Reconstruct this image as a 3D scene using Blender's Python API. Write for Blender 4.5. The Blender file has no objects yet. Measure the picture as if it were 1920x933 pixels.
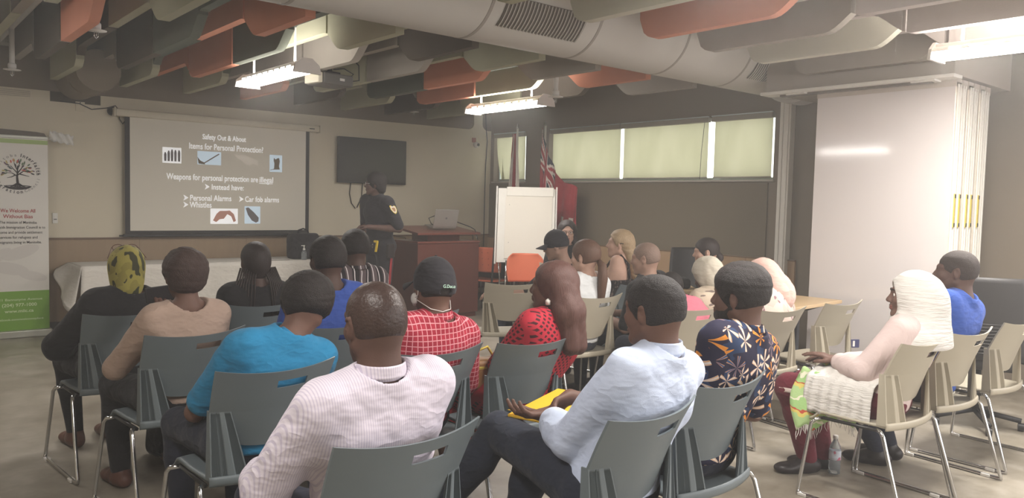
import bpy, bmesh, math, random
import numpy as np
from mathutils import Vector, Matrix, Euler

random.seed(7)
np.random.seed(7)
SC = bpy.context.scene
COL = SC.collection
PI = math.pi

# ---------------------------------------------------------------- camera
cam_d = bpy.data.cameras.new('camera')
cam = bpy.data.objects.new('camera', cam_d)
COL.objects.link(cam)
cam_d.sensor_width = 36.0
cam_d.lens = 36.0 * 1467.3 / 1920.0
cam_d.clip_start = 0.05
YAW, PITCH, ROLL = 0.698748774, -0.0591874733, 0.0241423149
_f = Vector((math.sin(YAW) * math.cos(PITCH), math.cos(YAW) * math.cos(PITCH), math.sin(PITCH)))
_r = Vector((math.cos(YAW), -math.sin(YAW), 0))
_u = _r.cross(_f)
_r1 = _r * math.cos(ROLL) + _u * math.sin(ROLL)
_u1 = -_r * math.sin(ROLL) + _u * math.cos(ROLL)
m = Matrix.Identity(4)
for i in range(3):
    m[i][0] = _r1[i]; m[i][1] = _u1[i]; m[i][2] = -_f[i]
m[0][3], m[1][3], m[2][3] = 0, 0, 1.48
cam.matrix_world = m
SC.camera = cam

# ---------------------------------------------------------------- world, exposure
SC.view_settings.view_transform = 'Standard'
SC.view_settings.look = 'None'
SC.view_settings.gamma = 1.0
SC.view_settings.exposure = 0.0
SC.view_settings.use_curve_mapping = False
world = bpy.data.worlds.new('sky'); SC.world = world; world.use_nodes = True
bg = world.node_tree.nodes['Background']
bg.inputs[0].default_value = (0.98, 1.0, 0.90, 1); bg.inputs[1].default_value = 2.2

def area(name, loc, rot, sx, sy, power, color):
    l = bpy.data.lights.new(name, 'AREA'); l.shape = 'RECTANGLE'; l.size = sx; l.size_y = sy
    l.energy = power; l.color = color
    o = bpy.data.objects.new(name, l); COL.objects.link(o); o.location = loc; o.rotation_euler = rot
    return o
# daylight inferred behind the camera, and a side lamp added to brighten the right
area('daylight_back', (3.4, -3.9, 1.75), (PI / 2, 0, 0), 5.5, 1.5, 100, (0.93, 0.93, 1.0))
area('added_side_light', (7.3, -1.4, 1.7), (PI / 2, 0, PI / 2), 3.6, 1.4, 95, (0.95, 0.95, 1.0))

# ---------------------------------------------------------------- materials
MATS = {}
def srgb(r, g, b):
    f = lambda c: ((c / 255.0) / 12.92) if c / 255.0 <= 0.04045 else (((c / 255.0) + 0.055) / 1.055) ** 2.4
    return (f(r), f(g), f(b), 1)
class NT:
    def __init__(s, name):
        s.m = bpy.data.materials.new(name); s.m.use_nodes = True
        s.t = s.m.node_tree; s.b = s.t.nodes['Principled BSDF']; s._c = None
    def n(s, typ, **kw):
        o = s.t.nodes.new(typ)
        for k, v in kw.items(): setattr(o, k, v)
        return o
    def l(s, a, b): s.t.links.new(a, b)
    def co(s):
        if s._c is None: s._c = s.n('ShaderNodeTexCoord').outputs['Object']
        return s._c
    def val(s, x, sock):
        if isinstance(x, (int, float)): sock.default_value = x
        elif isinstance(x, tuple): sock.default_value = x
        else: s.l(x, sock)
    def math(s, op, a, b=0.0, c=None):
        o = s.n('ShaderNodeMath', operation=op)
        s.val(a, o.inputs[0]); s.val(b, o.inputs[1])
        if c is not None: s.val(c, o.inputs[2])
        return o.outputs[0]
    def mix(s, f, a, b):
        o = s.n('ShaderNodeMix', data_type='RGBA')
        s.val(f, o.inputs[0]); s.val(a, o.inputs[6]); s.val(b, o.inputs[7])
        return o.outputs[2]
    def xyz(s):
        o = s.n('ShaderNodeSeparateXYZ'); s.l(s.co(), o.inputs[0]); return o.outputs
    def scaled(s, sc):
        o = s.n('ShaderNodeMapping'); s.l(s.co(), o.inputs[0]); o.inputs['Scale'].default_value = sc
        return o.outputs[0]
    def noise(s, scale, detail=3, vec=None, rough=0.55):
        o = s.n('ShaderNodeTexNoise'); s.l(vec or s.co(), o.inputs['Vector'])
        o.inputs['Scale'].default_value = scale; o.inputs['Detail'].default_value = detail
        o.inputs['Roughness'].default_value = rough
        return o.outputs[0]
    def ramp(s, f, stops, interp='LINEAR'):
        o = s.n('ShaderNodeValToRGB'); s.l(f, o.inputs[0]); r = o.color_ramp; r.interpolation = interp
        while len(r.elements) < len(stops): r.elements.new(0.5)
        for e, (p, c) in zip(r.elements, stops): e.position = p; e.color = c
        return o.outputs[0]
    def stripes(s, x, freq, duty):
        fr = s.math('FRACT', s.math('MULTIPLY', x, freq)); return s.math('LESS_THAN', fr, duty)
    def bump(s, h, strength=0.3, dist=0.01):
        o = s.n('ShaderNodeBump'); s.l(h, o.inputs['Height']); o.inputs['Strength'].default_value = strength
        o.inputs['Distance'].default_value = dist; s.l(o.outputs[0], s.b.inputs['Normal'])
    def base(s, c, rough=0.7, metal=0.0, spec=0.4):
        s.val(c, s.b.inputs['Base Color']); s.b.inputs['Roughness'].default_value = rough
        s.b.inputs['Metallic'].default_value = metal
        s.b.inputs['Specular IOR Level'].default_value = spec
        return s.m
def mul(c, f): return (min(1, c[0] * f), min(1, c[1] * f), min(1, c[2] * f), 1)
def flat(name, c, rough=0.7, metal=0.0, spec=0.4, var=0.06, nscale=12, bump=0.0):
    """plain surface with slight procedural mottling"""
    if name in MATS: return MATS[name]
    t = NT(name)
    col = t.mix(t.noise(nscale), mul(c, 1 - var), mul(c, 1 + var)) if var else c
    if bump: t.bump(t.noise(nscale * 20, 2), bump, 0.004)
    MATS[name] = t.base(col, rough, metal, spec); return MATS[name]
def cloth(name, c, bump=0.25, var=0.08, rough=0.9):
    if name in MATS: return MATS[name]
    t = NT(name); col = t.mix(t.noise(9), mul(c, 1 - var), mul(c, 1 + var))
    fine = t.math('MULTIPLY', t.noise(260, 2), .02); big = t.math('ABSOLUTE', t.math('SUBTRACT', t.noise(5.5, 3, t.scaled((1, 1, 1.9)), .5), .5))
    t.bump(t.math('SUBTRACT', fine, big), .55, 0.05)
    t.b.inputs['Sheen Weight'].default_value = 0.08
    MATS[name] = t.base(col, rough, 0, 0.15); return MATS[name]
def skin(name, c):
    if name in MATS: return MATS[name]
    t = NT(name); col = t.mix(t.noise(22), mul(c, 0.88), mul(c, 1.12))
    t.bump(t.noise(180, 2), 0.12, 0.002)
    MATS[name] = t.base(col, 0.56, 0, 0.3); return MATS[name]
def hairmat(name, c, sc=(60, 60, 60), rough=0.6, curl=False, amp=0.35):
    if name in MATS: return MATS[name]
    t = NT(name); v = t.scaled(sc)
    n = t.noise(1.0 if not curl else 4.0, 3, v)
    t.bump(n, 0.8 if curl else 0.5, 0.006)
    MATS[name] = t.base(t.mix(n, mul(c, 1 - amp), mul(c, 1 + amp)), rough, 0, 0.35); return MATS[name]
def emis(name, c, e):
    if name in MATS: return MATS[name]
    t = NT(name); t.base(c, 0.6); t.b.inputs['Emission Color'].default_value = c
    t.b.inputs['Emission Strength'].default_value = e; MATS[name] = t.m; return t.m

# ---------------------------------------------------------------- object helpers
def link(name, me, mat=None, parent=None, smooth=False):
    o = bpy.data.objects.new(name, me); COL.objects.link(o)
    if mat is not None:
        for mm in (mat if isinstance(mat, (list, tuple)) else [mat]): me.materials.append(mm)
    if parent is not None: o.parent = parent
    if smooth and len(me.polygons): me.polygons.foreach_set('use_smooth', [True] * len(me.polygons))
    return o
def thing(name, label, cat, loc=(0, 0, 0), rz=0.0, group=None):
    o = bpy.data.objects.new(name, None); COL.objects.link(o); o.empty_display_size = 0.1
    o.location = loc; o.rotation_euler = (0, 0, rz)
    o['label'] = label; o['category'] = cat
    if group: o['group'] = group
    return o
def tag(o, label, cat, group=None, kind=None):
    o['label'] = label; o['category'] = cat
    if group: o['group'] = group
    if kind: o['kind'] = kind
    return o
def struct(o): o['kind'] = 'structure'; return o
def dup(root):
    r = root.copy(); COL.objects.link(r)
    for ch in list(root.children):
        c = ch.copy(); COL.objects.link(c); c.parent = r
        for g in list(ch.children):
            d = g.copy(); COL.objects.link(d); d.parent = c
    return r

class MB:
    def __init__(s): s.v = []; s.f = []; s.mi = []; s.cur = 0
    def add(s, vs, fs):
        k = len(s.v); s.v += [tuple(v) for v in vs]; s.f += [tuple(i + k for i in f) for f in fs]; s.mi += [s.cur] * len(fs)
        return s
    def box(s, a, b, bev=0.0, M=None):
        x0, y0, z0 = a; x1, y1, z1 = b
        if bev <= 0:
            vs = [(x, y, z) for z in (z0, z1) for y in (y0, y1) for x in (x0, x1)]
            fs = [(0, 2, 3, 1), (4, 5, 7, 6), (0, 1, 5, 4), (2, 6, 7, 3), (0, 4, 6, 2), (1, 3, 7, 5)]
        else:
            bm = bmesh.new(); bmesh.ops.create_cube(bm, size=1)
            for v in bm.verts:
                v.co = Vector(((x0 + x1) / 2 + v.co.x * (x1 - x0), (y0 + y1) / 2 + v.co.y * (y1 - y0), (z0 + z1) / 2 + v.co.z * (z1 - z0)))
            bmesh.ops.bevel(bm, geom=bm.edges[:], offset=bev, segments=2, affect='EDGES', profile=0.5)
            bm.verts.index_update()
            vs = [v.co.copy() for v in bm.verts]; fs = [[v.index for v in f.verts] for f in bm.faces]; bm.free()
        if M is not None: vs = [M @ Vector(v) for v in vs]
        return s.add(vs, fs)
    def prism(s, poly, d, axis='x', at=0.0):
        """poly: 2-D outline; extruded along axis from at to at+d"""
        n = len(poly)
        def P(p, t):
            if axis == 'x': return (t, p[0], p[1])
            if axis == 'y': return (p[0], t, p[1])
            return (p[0], p[1], t)
        vs = [P(p, at) for p in poly] + [P(p, at + d) for p in poly]
        fs = [tuple(range(n)), tuple(range(2 * n - 1, n - 1, -1))] + [(i, i + n, (i + 1) % n + n, (i + 1) % n) for i in range(n)]
        return s.add(vs, fs)
    def tube(s, pts, r, n=8, cap=True, closed=False):
        pts = [Vector(p) for p in pts]; rs = r if isinstance(r, (list, tuple)) else [r] * len(pts)
        vs = []; fs = []; prev = None
        for i, p in enumerate(pts):
            a = pts[max(i - 1, 0)] if not closed else pts[i - 1]
            b = pts[min(i + 1, len(pts) - 1)] if not closed else pts[(i + 1) % len(pts)]
            t = (b - a).normalized()
            if prev is None:
                up = Vector((0, 0, 1)) if abs(t.z) < 0.9 else Vector((1, 0, 0))
                x = t.cross(up).normalized()
            else: x = (prev - t * prev.dot(t)).normalized()
            prev = x; y = t.cross(x)
            for k in range(n):
                an = 2 * PI * k / n; vs.append(p + (x * math.cos(an) + y * math.sin(an)) * rs[i])
        L = len(pts); rng = L if closed else L - 1
        for i in range(rng):
            j = (i + 1) % L
            for k in range(n): fs.append((i * n + k, i * n + (k + 1) % n, j * n + (k + 1) % n, j * n + k))
        if cap and not closed:
            fs.append(tuple(range(n - 1, -1, -1))); fs.append(tuple((L - 1) * n + k for k in range(n)))
        return s.add(vs, fs)
    def lathe(s, prof, c=(0, 0, 0), n=20, M=None):
        vs = []; fs = []
        for (r, z) in prof:
            for k in range(n):
                a = 2 * PI * k / n; vs.append(Vector((c[0] + r * math.cos(a), c[1] + r * math.sin(a), c[2] + z)))
        for i in range(len(prof) - 1):
            for k in range(n): fs.append((i * n + k, i * n + (k + 1) % n, (i + 1) * n + (k + 1) % n, (i + 1) * n + k))
        fs.append(tuple(range(n - 1, -1, -1))); fs.append(tuple((len(prof) - 1) * n + k for k in range(n)))
        if M is not None: vs = [M @ v for v in vs]
        return s.add(vs, fs)
    def sheet(s, P, nu, nv, thick=None, hole=None):
        """P(u,v)->Vector grid 0..1; thick: offset vector (or function) gives a closed slab"""
        us = [i / nu for i in range(nu + 1)]; vs_ = [j / nv for j in range(nv + 1)]
        A = [Vector(P(u, v)) for v in vs_ for u in us]
        idx = lambda i, j: j * (nu + 1) + i
        keep = {(i, j) for i in range(nu) for j in range(nv) if not (hole and hole((i + .5) / nu, (j + .5) / nv))}
        fs = [(idx(i, j), idx(i + 1, j), idx(i + 1, j + 1), idx(i, j + 1)) for (i, j) in sorted(keep)]
        if thick is None: return s.add(A, fs)
        N = len(A); T = thick if callable(thick) else (lambda u, v: Vector(thick))
        B = [A[idx(i, j)] + Vector(T(us[i], vs_[j])) for j in range(nv + 1) for i in range(nu + 1)]
        fb = [tuple(N + q for q in reversed(f)) for f in fs]
        side = []
        for (i, j) in sorted(keep):
            for (di, dj, a, b) in ((0, -1, (i, j), (i + 1, j)), (1, 0, (i + 1, j), (i + 1, j + 1)), (0, 1, (i + 1, j + 1), (i, j + 1)), (-1, 0, (i, j + 1), (i, j))):
                if (i + di, j + dj) not in keep:
                    p, q = idx(*a), idx(*b); side.append((p, p + N, q + N, q))
        return s.add(A + B, fs + fb + side)
    def build(s, name, mat=None, parent=None, smooth=False, bev=0.0, subsurf=0, autosm=None):
        me = bpy.data.meshes.new(name); me.from_pydata(s.v, [], s.f)
        if any(s.mi): 
            me.polygons.foreach_set('material_index', s.mi)
        me.update()
        o = link(name, me, mat, parent, smooth)
        bm = bmesh.new(); bm.from_mesh(me); bmesh.ops.recalc_face_normals(bm, faces=bm.faces[:]); bm.to_mesh(me); bm.free()
        if autosm is not None:
            me.polygons.foreach_set('use_smooth', [True] * len(me.polygons))
            try: me.set_sharp_from_angle(angle=autosm)
            except Exception: pass
        if bev: mo = o.modifiers.new('edge', 'BEVEL'); mo.width = bev; mo.segments = 2; mo.limit_method = 'ANGLE'
        if subsurf: mo = o.modifiers.new('smooth', 'SUBSURF'); mo.levels = subsurf; mo.render_levels = subsurf
        return o

# writing: one mesh per text, lying in a plane given by origin, x-direction and up-direction
def writing(name, items, mat, parent, M, depth=0.0008):
    """items: (text, x, y, size, align, angle, bold)"""
    vs = []; fs = []
    for it in items:
        txt, x, y, size, al, ang, bold = (list(it) + [0, 0])[:7]
        c = bpy.data.curves.new('t', 'FONT'); c.body = txt; c.size = size; c.align_x = al; c.align_y = 'CENTER' if ang else 'BOTTOM_BASELINE'
        c.extrude = depth / 2; c.offset = bold * size * .45; c.resolution_u = 3
        o = bpy.data.objects.new('t', c); COL.objects.link(o)
        dg = bpy.context.evaluated_depsgraph_get()
        me = bpy.data.meshes.new_from_object(o.evaluated_get(dg))
        xs = [v.co.x for v in me.vertices]; ws = (it[7] / (max(xs) - min(xs))) if len(it) > 7 else 1.0
        R = Matrix.Translation((x, y, 0)) @ Matrix.Rotation(ang, 4, 'Z') @ Matrix.Diagonal((ws, 1, 1, 1))
        k = len(vs); vs += [M @ (R @ v.co) for v in me.vertices]; fs += [tuple(i + k for i in p.vertices) for p in me.polygons]
        bpy.data.objects.remove(o); bpy.data.curves.remove(c); bpy.data.meshes.remove(me)
    me = bpy.data.meshes.new(name); me.from_pydata(vs, [], fs); me.update()
    return link(name, me, mat, parent)
def frame(o, x, up):
    x = Vector(x).normalized(); up = Vector(up).normalized(); n = x.cross(up)
    M = Matrix.Identity(4)
    for i in range(3): M[i][0] = x[i]; M[i][1] = up[i]; M[i][2] = n[i]; M[i][3] = o[i]
    return M
def arc_text(txt, cx, cy, R, a0, step, size, bold=0, inside=False):
    """letters on a circle, a0 = angle of first letter (rad), clockwise when step<0"""
    out = []
    for i, ch in enumerate(txt):
        a = a0 + step * i
        rot = a - PI / 2 if not inside else a + PI / 2
        if ch != ' ': out.append((ch, cx + R * math.cos(a), cy + R * math.sin(a), size, 'CENTER', rot if abs(rot) > 1e-6 else 1e-5, bold))
    return out
# ---------------------------------------------------------------- smooth organic surfaces (signed distance + surface nets)
def V3(*a): return np.array(a if len(a) > 1 else a[0], dtype=np.float32)
class Field:
    def __init__(s): s.ops = []
    def rc(s, a, b, ra, rb=None, k=0.02, op='u'):
        a = V3(a); b = V3(b); rb = ra if rb is None else rb
        s.ops.append((op, 'rc', (a, b, ra, rb), k, (a + b) / 2, float(np.linalg.norm(b - a)) / 2 + max(ra, rb))); return s
    def el(s, c, r, k=0.02, R=None, op='u'):
        c = V3(c); r = V3(r)
        s.ops.append((op, 'el', (c, r, None if R is None else np.array(R, dtype=np.float32)), k, c, float(max(r)))); return s
    def bx(s, c, hs, rr, k=0.02, R=None, op='u'):
        c = V3(c); hs = V3(hs)
        s.ops.append((op, 'bx', (c, hs, rr, None if R is None else np.array(R, dtype=np.float32)), k, c, float(np.linalg.norm(hs)) + rr)); return s
    def cut(s, n, d, k=0.008):
        """keep the side where p.n < d"""
        n = V3(n); n = n / np.linalg.norm(n); s.ops.append(('i', 'pl', (n, d), k, None, None)); return s
    def wr(s, amp, freq, seed=0, only=None):
        s.ops.append(('w', 'w', (amp, freq, seed), 0, None, None)); return s
    def bounds(s):
        lo = np.min([o[4] - o[5] for o in s.ops if o[0] == 'u'], axis=0) - 0.04
        hi = np.max([o[4] + o[5] for o in s.ops if o[0] == 'u'], axis=0) + 0.04
        for o in s.ops:
            if o[1] == 'pl':
                n, d = o[2]
                for ax in range(3):
                    if n[ax] > 0.999: hi[ax] = min(hi[ax], d + 0.03)
                    if n[ax] < -0.999: lo[ax] = max(lo[ax], -d - 0.03)
        return lo, hi
    def ev(s, P):
        d = np.full(len(P), 1.0, dtype=np.float32)
        for op, ty, pr, k, c, R in s.ops:
            if ty == 'w':
                amp, fr, seed = pr; r = np.random.RandomState(seed)
                w = np.zeros(len(P), dtype=np.float32)
                for q in range(5):
                    dr = r.normal(size=3).astype(np.float32); dr /= np.linalg.norm(dr)
                    d2 = r.normal(size=3).astype(np.float32); d2 /= np.linalg.norm(d2)
                    w += (0.9 - 2 * np.abs(np.sin(P @ dr * fr * (0.4 + 0.25 * q) + 1.2 * np.sin(P @ d2 * fr * 0.45 + q)))) / (1 + 0.5 * q)
                d = d + amp * 0.5 * w; continue
            if ty == 'pl':
                v = P @ pr[0] - pr[1]; h = np.clip(k - np.abs(d - v), 0, None) / k
                d = np.maximum(d, v) + h * h * k * 0.25; continue
            q = P - c; m = np.einsum('ij,ij->i', q, q) < (R + 0.07 + k) ** 2
            if not m.any(): continue
            Q = P[m]
            if ty == 'rc':
                a, b, ra, rb = pr; ba = b - a; L = float(ba @ ba) + 1e-12
                pa = Q - a; t = np.clip(pa @ ba / L, 0, 1)
                v = np.linalg.norm(pa - t[:, None] * ba, axis=1) - (ra + (rb - ra) * t)
            elif ty == 'el':
                cc, r, Rm = pr; q = Q - cc
                if Rm is not None: q = q @ Rm
                k0 = np.linalg.norm(q / r, axis=1); k1 = np.linalg.norm(q / (r * r), axis=1) + 1e-9
                v = k0 * (k0 - 1) / k1
            else:
                cc, hs, rr, Rm = pr; q = Q - cc
                if Rm is not None: q = q @ Rm
                q = np.abs(q) - hs
                v = np.linalg.norm(np.maximum(q, 0), axis=1) + np.minimum(q.max(axis=1), 0) - rr
            e = d[m]
            if op == 'u':
                h = np.clip(k - np.abs(e - v), 0, None) / max(k, 1e-6); d[m] = np.minimum(e, v) - h * h * k * 0.25
            elif op == 's':
                h = np.clip(k - np.abs(e + v), 0, None) / max(k, 1e-6); d[m] = np.maximum(e, -v) + h * h * k * 0.25
        return d

def mesh_field(F, h, name, mat, parent, smooth_iter=0):
    lo, hi = F.bounds(); S = 4
    n = np.ceil((hi - lo) / (h * S)).astype(int) + 1
    n = n * S + 1
    ax = [lo[i] + h * np.arange(n[i], dtype=np.float32) for i in range(3)]
    cx = [a[S // 2::S] for a in ax]
    G = np.stack(np.meshgrid(*cx, indexing='ij'), -1).reshape(-1, 3).astype(np.float32)
    cd = F.ev(G).reshape([len(c) for c in cx])
    Vv = np.repeat(np.repeat(np.repeat(cd, S, 0), S, 1), S, 2)
    full = np.full(n, 1.0, dtype=np.float32); full[:Vv.shape[0], :Vv.shape[1], :Vv.shape[2]] = Vv
    act = np.argwhere(np.abs(cd) < h * S * 1.35 + 0.004)
    off = np.stack(np.meshgrid(*[np.arange(S + 1)] * 3, indexing='ij'), -1).reshape(-1, 3)
    I = (act[:, None, :] * S + off[None]).reshape(-1, 3)
    I = I[(I < n).all(1)]
    lin = np.unique(np.ravel_multi_index(I.T, n)); I = np.stack(np.unravel_index(lin, n), 1)
    P = np.stack([ax[k][I[:, k]] for k in range(3)], 1).astype(np.float32)
    out = np.empty(len(P), dtype=np.float32)
    for q in range(0, len(P), 400000): out[q:q + 400000] = F.ev(P[q:q + 400000])
    full[I[:, 0], I[:, 1], I[:, 2]] = out
    full[0] = full[-1] = 1; full[:, 0] = full[:, -1] = 1; full[:, :, 0] = full[:, :, -1] = 1
    sg = full < 0
    c = np.zeros(np.array(full.shape) - 1, dtype=np.int8)
    cor = [(i, j, k) for i in (0, 1) for j in (0, 1) for k in (0, 1)]
    sh = c.shape
    for (i, j, k) in cor: c += sg[i:i + sh[0], j:j + sh[1], k:k + sh[2]]
    cells = np.argwhere((c > 0) & (c < 8))
    if len(cells) == 0: raise RuntimeError('empty field ' + name)
    ids = -np.ones(sh, dtype=np.int32); ids[cells[:, 0], cells[:, 1], cells[:, 2]] = np.arange(len(cells))
    cv = {q: full[cells[:, 0] + q[0], cells[:, 1] + q[1], cells[:, 2] + q[2]] for q in cor}
    acc = np.zeros((len(cells), 3)); cnt = np.zeros(len(cells))
    for a in cor:
        for d in range(3):
            if a[d] == 0:
                b = list(a); b[d] = 1; b = tuple(b); va, vb = cv[a], cv[b]; mk = (va < 0) != (vb < 0)
                t = np.where(mk, va / np.where(mk, va - vb, 1), 0)
                p = np.tile(np.array(a, dtype=float), (len(cells), 1)); p[:, d] = t
                acc[mk] += p[mk]; cnt[mk] += 1
    verts = (cells + acc / cnt[:, None]) * h + lo
    faces = []
    for d in range(3):
        a = [slice(None)] * 3; b = [slice(None)] * 3; a[d] = slice(0, -1); b[d] = slice(1, None)
        s0 = sg[tuple(a)]; s1 = sg[tuple(b)]; e = np.argwhere(s0 != s1)
        o1, o2 = [(1, 2), (2, 0), (0, 1)][d]
        e = e[(e[:, o1] > 0) & (e[:, o2] > 0)]
        def cell(da, db):
            q = e.copy(); q[:, o1] -= da; q[:, o2] -= db; return ids[q[:, 0], q[:, 1], q[:, 2]]
        Q = np.stack([cell(1, 1), cell(0, 1), cell(0, 0), cell(1, 0)], 1)
        fl = s0[e[:, 0], e[:, 1], e[:, 2]]
        Q[~fl] = Q[~fl][:, ::-1]; faces.append(Q[(Q >= 0).all(1)])
    faces = np.concatenate(faces)
    for _ in range(smooth_iter):
        nb = np.zeros_like(verts); ct = np.zeros(len(verts))
        for i in range(4):
            x, y = faces[:, i], faces[:, (i + 1) % 4]
            np.add.at(nb, x, verts[y]); np.add.at(ct, x, 1); np.add.at(nb, y, verts[x]); np.add.at(ct, y, 1)
        verts = verts * 0.5 + 0.5 * nb / ct[:, None]
    me = bpy.data.meshes.new(name)
    me.vertices.add(len(verts)); me.vertices.foreach_set('co', verts.astype(np.float32).ravel())
    me.loops.add(len(faces) * 4); me.loops.foreach_set('vertex_index', faces.ravel().astype(np.int32))
    me.polygons.add(len(faces)); me.polygons.foreach_set('loop_start', np.arange(0, len(faces) * 4, 4, dtype=np.int32))
    me.polygons.foreach_set('loop_total', np.full(len(faces), 4, dtype=np.int32))
    me.update(calc_edges=True); me.validate()
    return link(name, me, mat, parent, True)

def Rm(yaw=0, pitch=0, roll=0):
    """columns = head x,y,z axes; yaw CCW (deg), pitch up, roll to the right"""
    return np.array((Matrix.Rotation(math.radians(yaw), 3, 'Z') @ Matrix.Rotation(math.radians(pitch), 3, 'X') @ Matrix.Rotation(math.radians(roll), 3, 'Y')), dtype=np.float32)
def lerp(a, b, t): return a + (b - a) * t
def unit(v): return v / (np.linalg.norm(v) + 1e-9)
def basis(z, xh):
    z = unit(z); x = unit(xh - z * float(xh @ z)); y = np.cross(z, x); return np.stack([x, y, z], 1)

class Human:
    def __init__(s, name, label, loc, rz, head, ypr, sh=0.168, b=1.0, pel=(0, -0.04, 0.53), hs=1.0, lean=0, k=1.0,
                 elb=None, wri=None, knee=None, ank=None, hand=None, toes=None, res=0.006, neck=1.0, cat='person', group=None, nb=None, shz=0.040, fix=False):
        s.t = thing(name, label, cat, (loc[0], loc[1], loc[2] if len(loc) > 2 else 0), rz, group)
        s.res = res; s.b = b; s.sh = sh; s.hs = hs; s.neck = neck
        c, sn = math.cos(-rz), math.sin(-rz); dx, dy = head[0] - loc[0], head[1] - loc[1]
        s.H = V3(dx * c - dy * sn, dx * sn + dy * c, head[2])            # head centre in the person's own frame
        s.R = Rm(ypr[0] - math.degrees(rz), ypr[1], ypr[2]); s.P = V3(pel)
        s.N = s.H + V3(0, -0.035, -0.157 * hs) if nb is None else V3(nb)
        s.sp = unit(s.N - s.P); Bt = basis(s.sp, V3(1, 0, 0)); s.Bt = Bt
        s.X = Bt[:, 0]
        s.S = [s.N + s.X * (sg * sh) - s.sp * shz for sg in (-1, 1)]
        E = elb or [(-0.05, 0.05, -0.27), (0.05, 0.05, -0.27)]
        s.E = [s.S[i] + V3(E[i]) if E[i][2] < 0 else V3(E[i]) for i in (0, 1)]
        if not fix: s.E = [s.E[i] + (V3(float(s.N[0]) * .8, 0, 0) if E[i][2] >= 0 else 0) for i in (0, 1)]
        W = wri or [(-0.09, 0.22, 0.64), (0.09, 0.22, 0.64)]
        s.W = [V3(w) + (0 if fix else V3(float(s.N[0]) * .4, 0, 0)) for w in W]
        hd = hand or [(0.35, 0.9, -0.15), (-0.35, 0.9, -0.15)]
        s.D = [unit(V3(h)) for h in hd]
        s.hip = [s.P + V3(sg * 0.085, 0.0, -0.01) for sg in (-1, 1)]
        kn = knee or [(-0.13, 0.42, 0.50), (0.13, 0.42, 0.50)]
        s.K = [V3(q) for q in kn]
        an = ank or [(-0.12, 0.40, 0.09), (0.12, 0.40, 0.09)]
        s.A = [V3(q) for q in an]
        tz = toes or [(-0.03, 1, 0), (0.03, 1, 0)]
        s.Tz = [unit(V3(q)) for q in tz]
        s.wpos = lambda p: tuple(float(q) for q in s.H + s.R @ (V3(p) * s.hs))
    def h2w(s, p): return s.H + s.R @ (V3(p) * s.hs)
    def hrc(s, F, a, b, ra, rb=None, k=0.012, op='u'):
        F.rc(s.h2w(a), s.h2w(b), ra * s.hs, (ra if rb is None else rb) * s.hs, k, op)
    def hel(s, F, c, r, k=0.02, op='u', ang=None):
        R = s.R if ang is None else s.R @ Rm(*ang)
        F.el(s.h2w(c), tuple(q * s.hs for q in r), k, R, op)
    def torso(s, F, o=0.0, k=0.05, belly=1.0):
        P, N, B = s.P, s.N, s.Bt; b = s.b
        F.el(P + V3(0, -0.01, 0.0), (0.165 * b + o, 0.125 + o, 0.11 + o), k, B)
        F.el(lerp(P, N, .33), (0.145 * b + o, 0.11 * belly + o, 0.15 + o), k, B)
        F.el(lerp(P, N, .66), (0.162 * b + o, 0.115 + o, 0.17 + o), k, B)
        F.rc(lerp(s.N - s.sp * .05, s.S[0], .85), lerp(s.N - s.sp * .05, s.S[1], .85), 0.052 + o, 0.052 + o, k)
        for i in (0, 1):
            F.rc(s.N + s.sp * 0.020, lerp(s.N, s.S[i], 0.75) + s.sp * 0.014, 0.046 + o, 0.036 + o, k)
            F.el(lerp(s.N, s.S[i], .6) - s.sp * .1 - B[:, 1] * 0.03, (0.07 + o, 0.06 + o, 0.09 + o), k, B)
    def uarm(s, F, i, o=0.0, upto=1.0, k=0.035, r=(0.050, 0.040)):
        e = lerp(s.S[i], s.E[i], upto)
        F.rc(s.S[i], e, r[0] + o, lerp(r[0], r[1], upto) + o, k)
    def farm(s, F, i, o=0.0, upto=1.0, k=0.015, r=(0.041, 0.027)):
        m = lerp(s.E[i], s.W[i], 0.35)
        if upto > 0.35:
            F.rc(s.E[i], m, r[0] + o, r[0] + o, k); F.rc(m, lerp(s.E[i], s.W[i], upto), r[0] + o, lerp(r[0], r[1], (upto - .35) / .65) + o, k)
        else: F.rc(s.E[i], lerp(s.E[i], s.W[i], upto), r[0] + o, r[0] + o, k)
    def legs(s, F, o=0.0, upto=1.0, k=0.03, which=(0, 1), fat=1.0):
        for i in which:
            F.rc(s.hip[i], s.K[i], 0.086 * fat + o, 0.058 * fat + o, k)
            m = lerp(s.K[i], s.A[i], 0.35) + V3(0, -0.012, 0)
            F.rc(s.K[i], m, 0.055 * fat + o, 0.054 * fat + o, 0.02)
            if upto > 0.4: F.rc(m, lerp(s.K[i], s.A[i], upto), 0.053 * fat + o, lerp(0.053, 0.036, (upto - .35) / .65) * fat + o, 0.02)
    def foot(s, F, i, o=0.0, L=0.19):
        A = s.A[i]; T = s.Tz[i]; h = A - T * 0.045 + V3(0, 0, -0.052)
        F.rc(A, A + V3(0, 0, -0.04), 0.036 + o, 0.038 + o, 0.02)
        F.rc(h, h + T * 0.1, 0.03 + o, 0.036 + o, 0.03)
        F.el(A + T * (L - 0.07) + V3(0, 0, -0.062), (0.042 + o, 0.062 + o, 0.024 + o), 0.035, basis(V3(0, 0, 1), np.cross(T, V3(0, 0, 1))))
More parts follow.
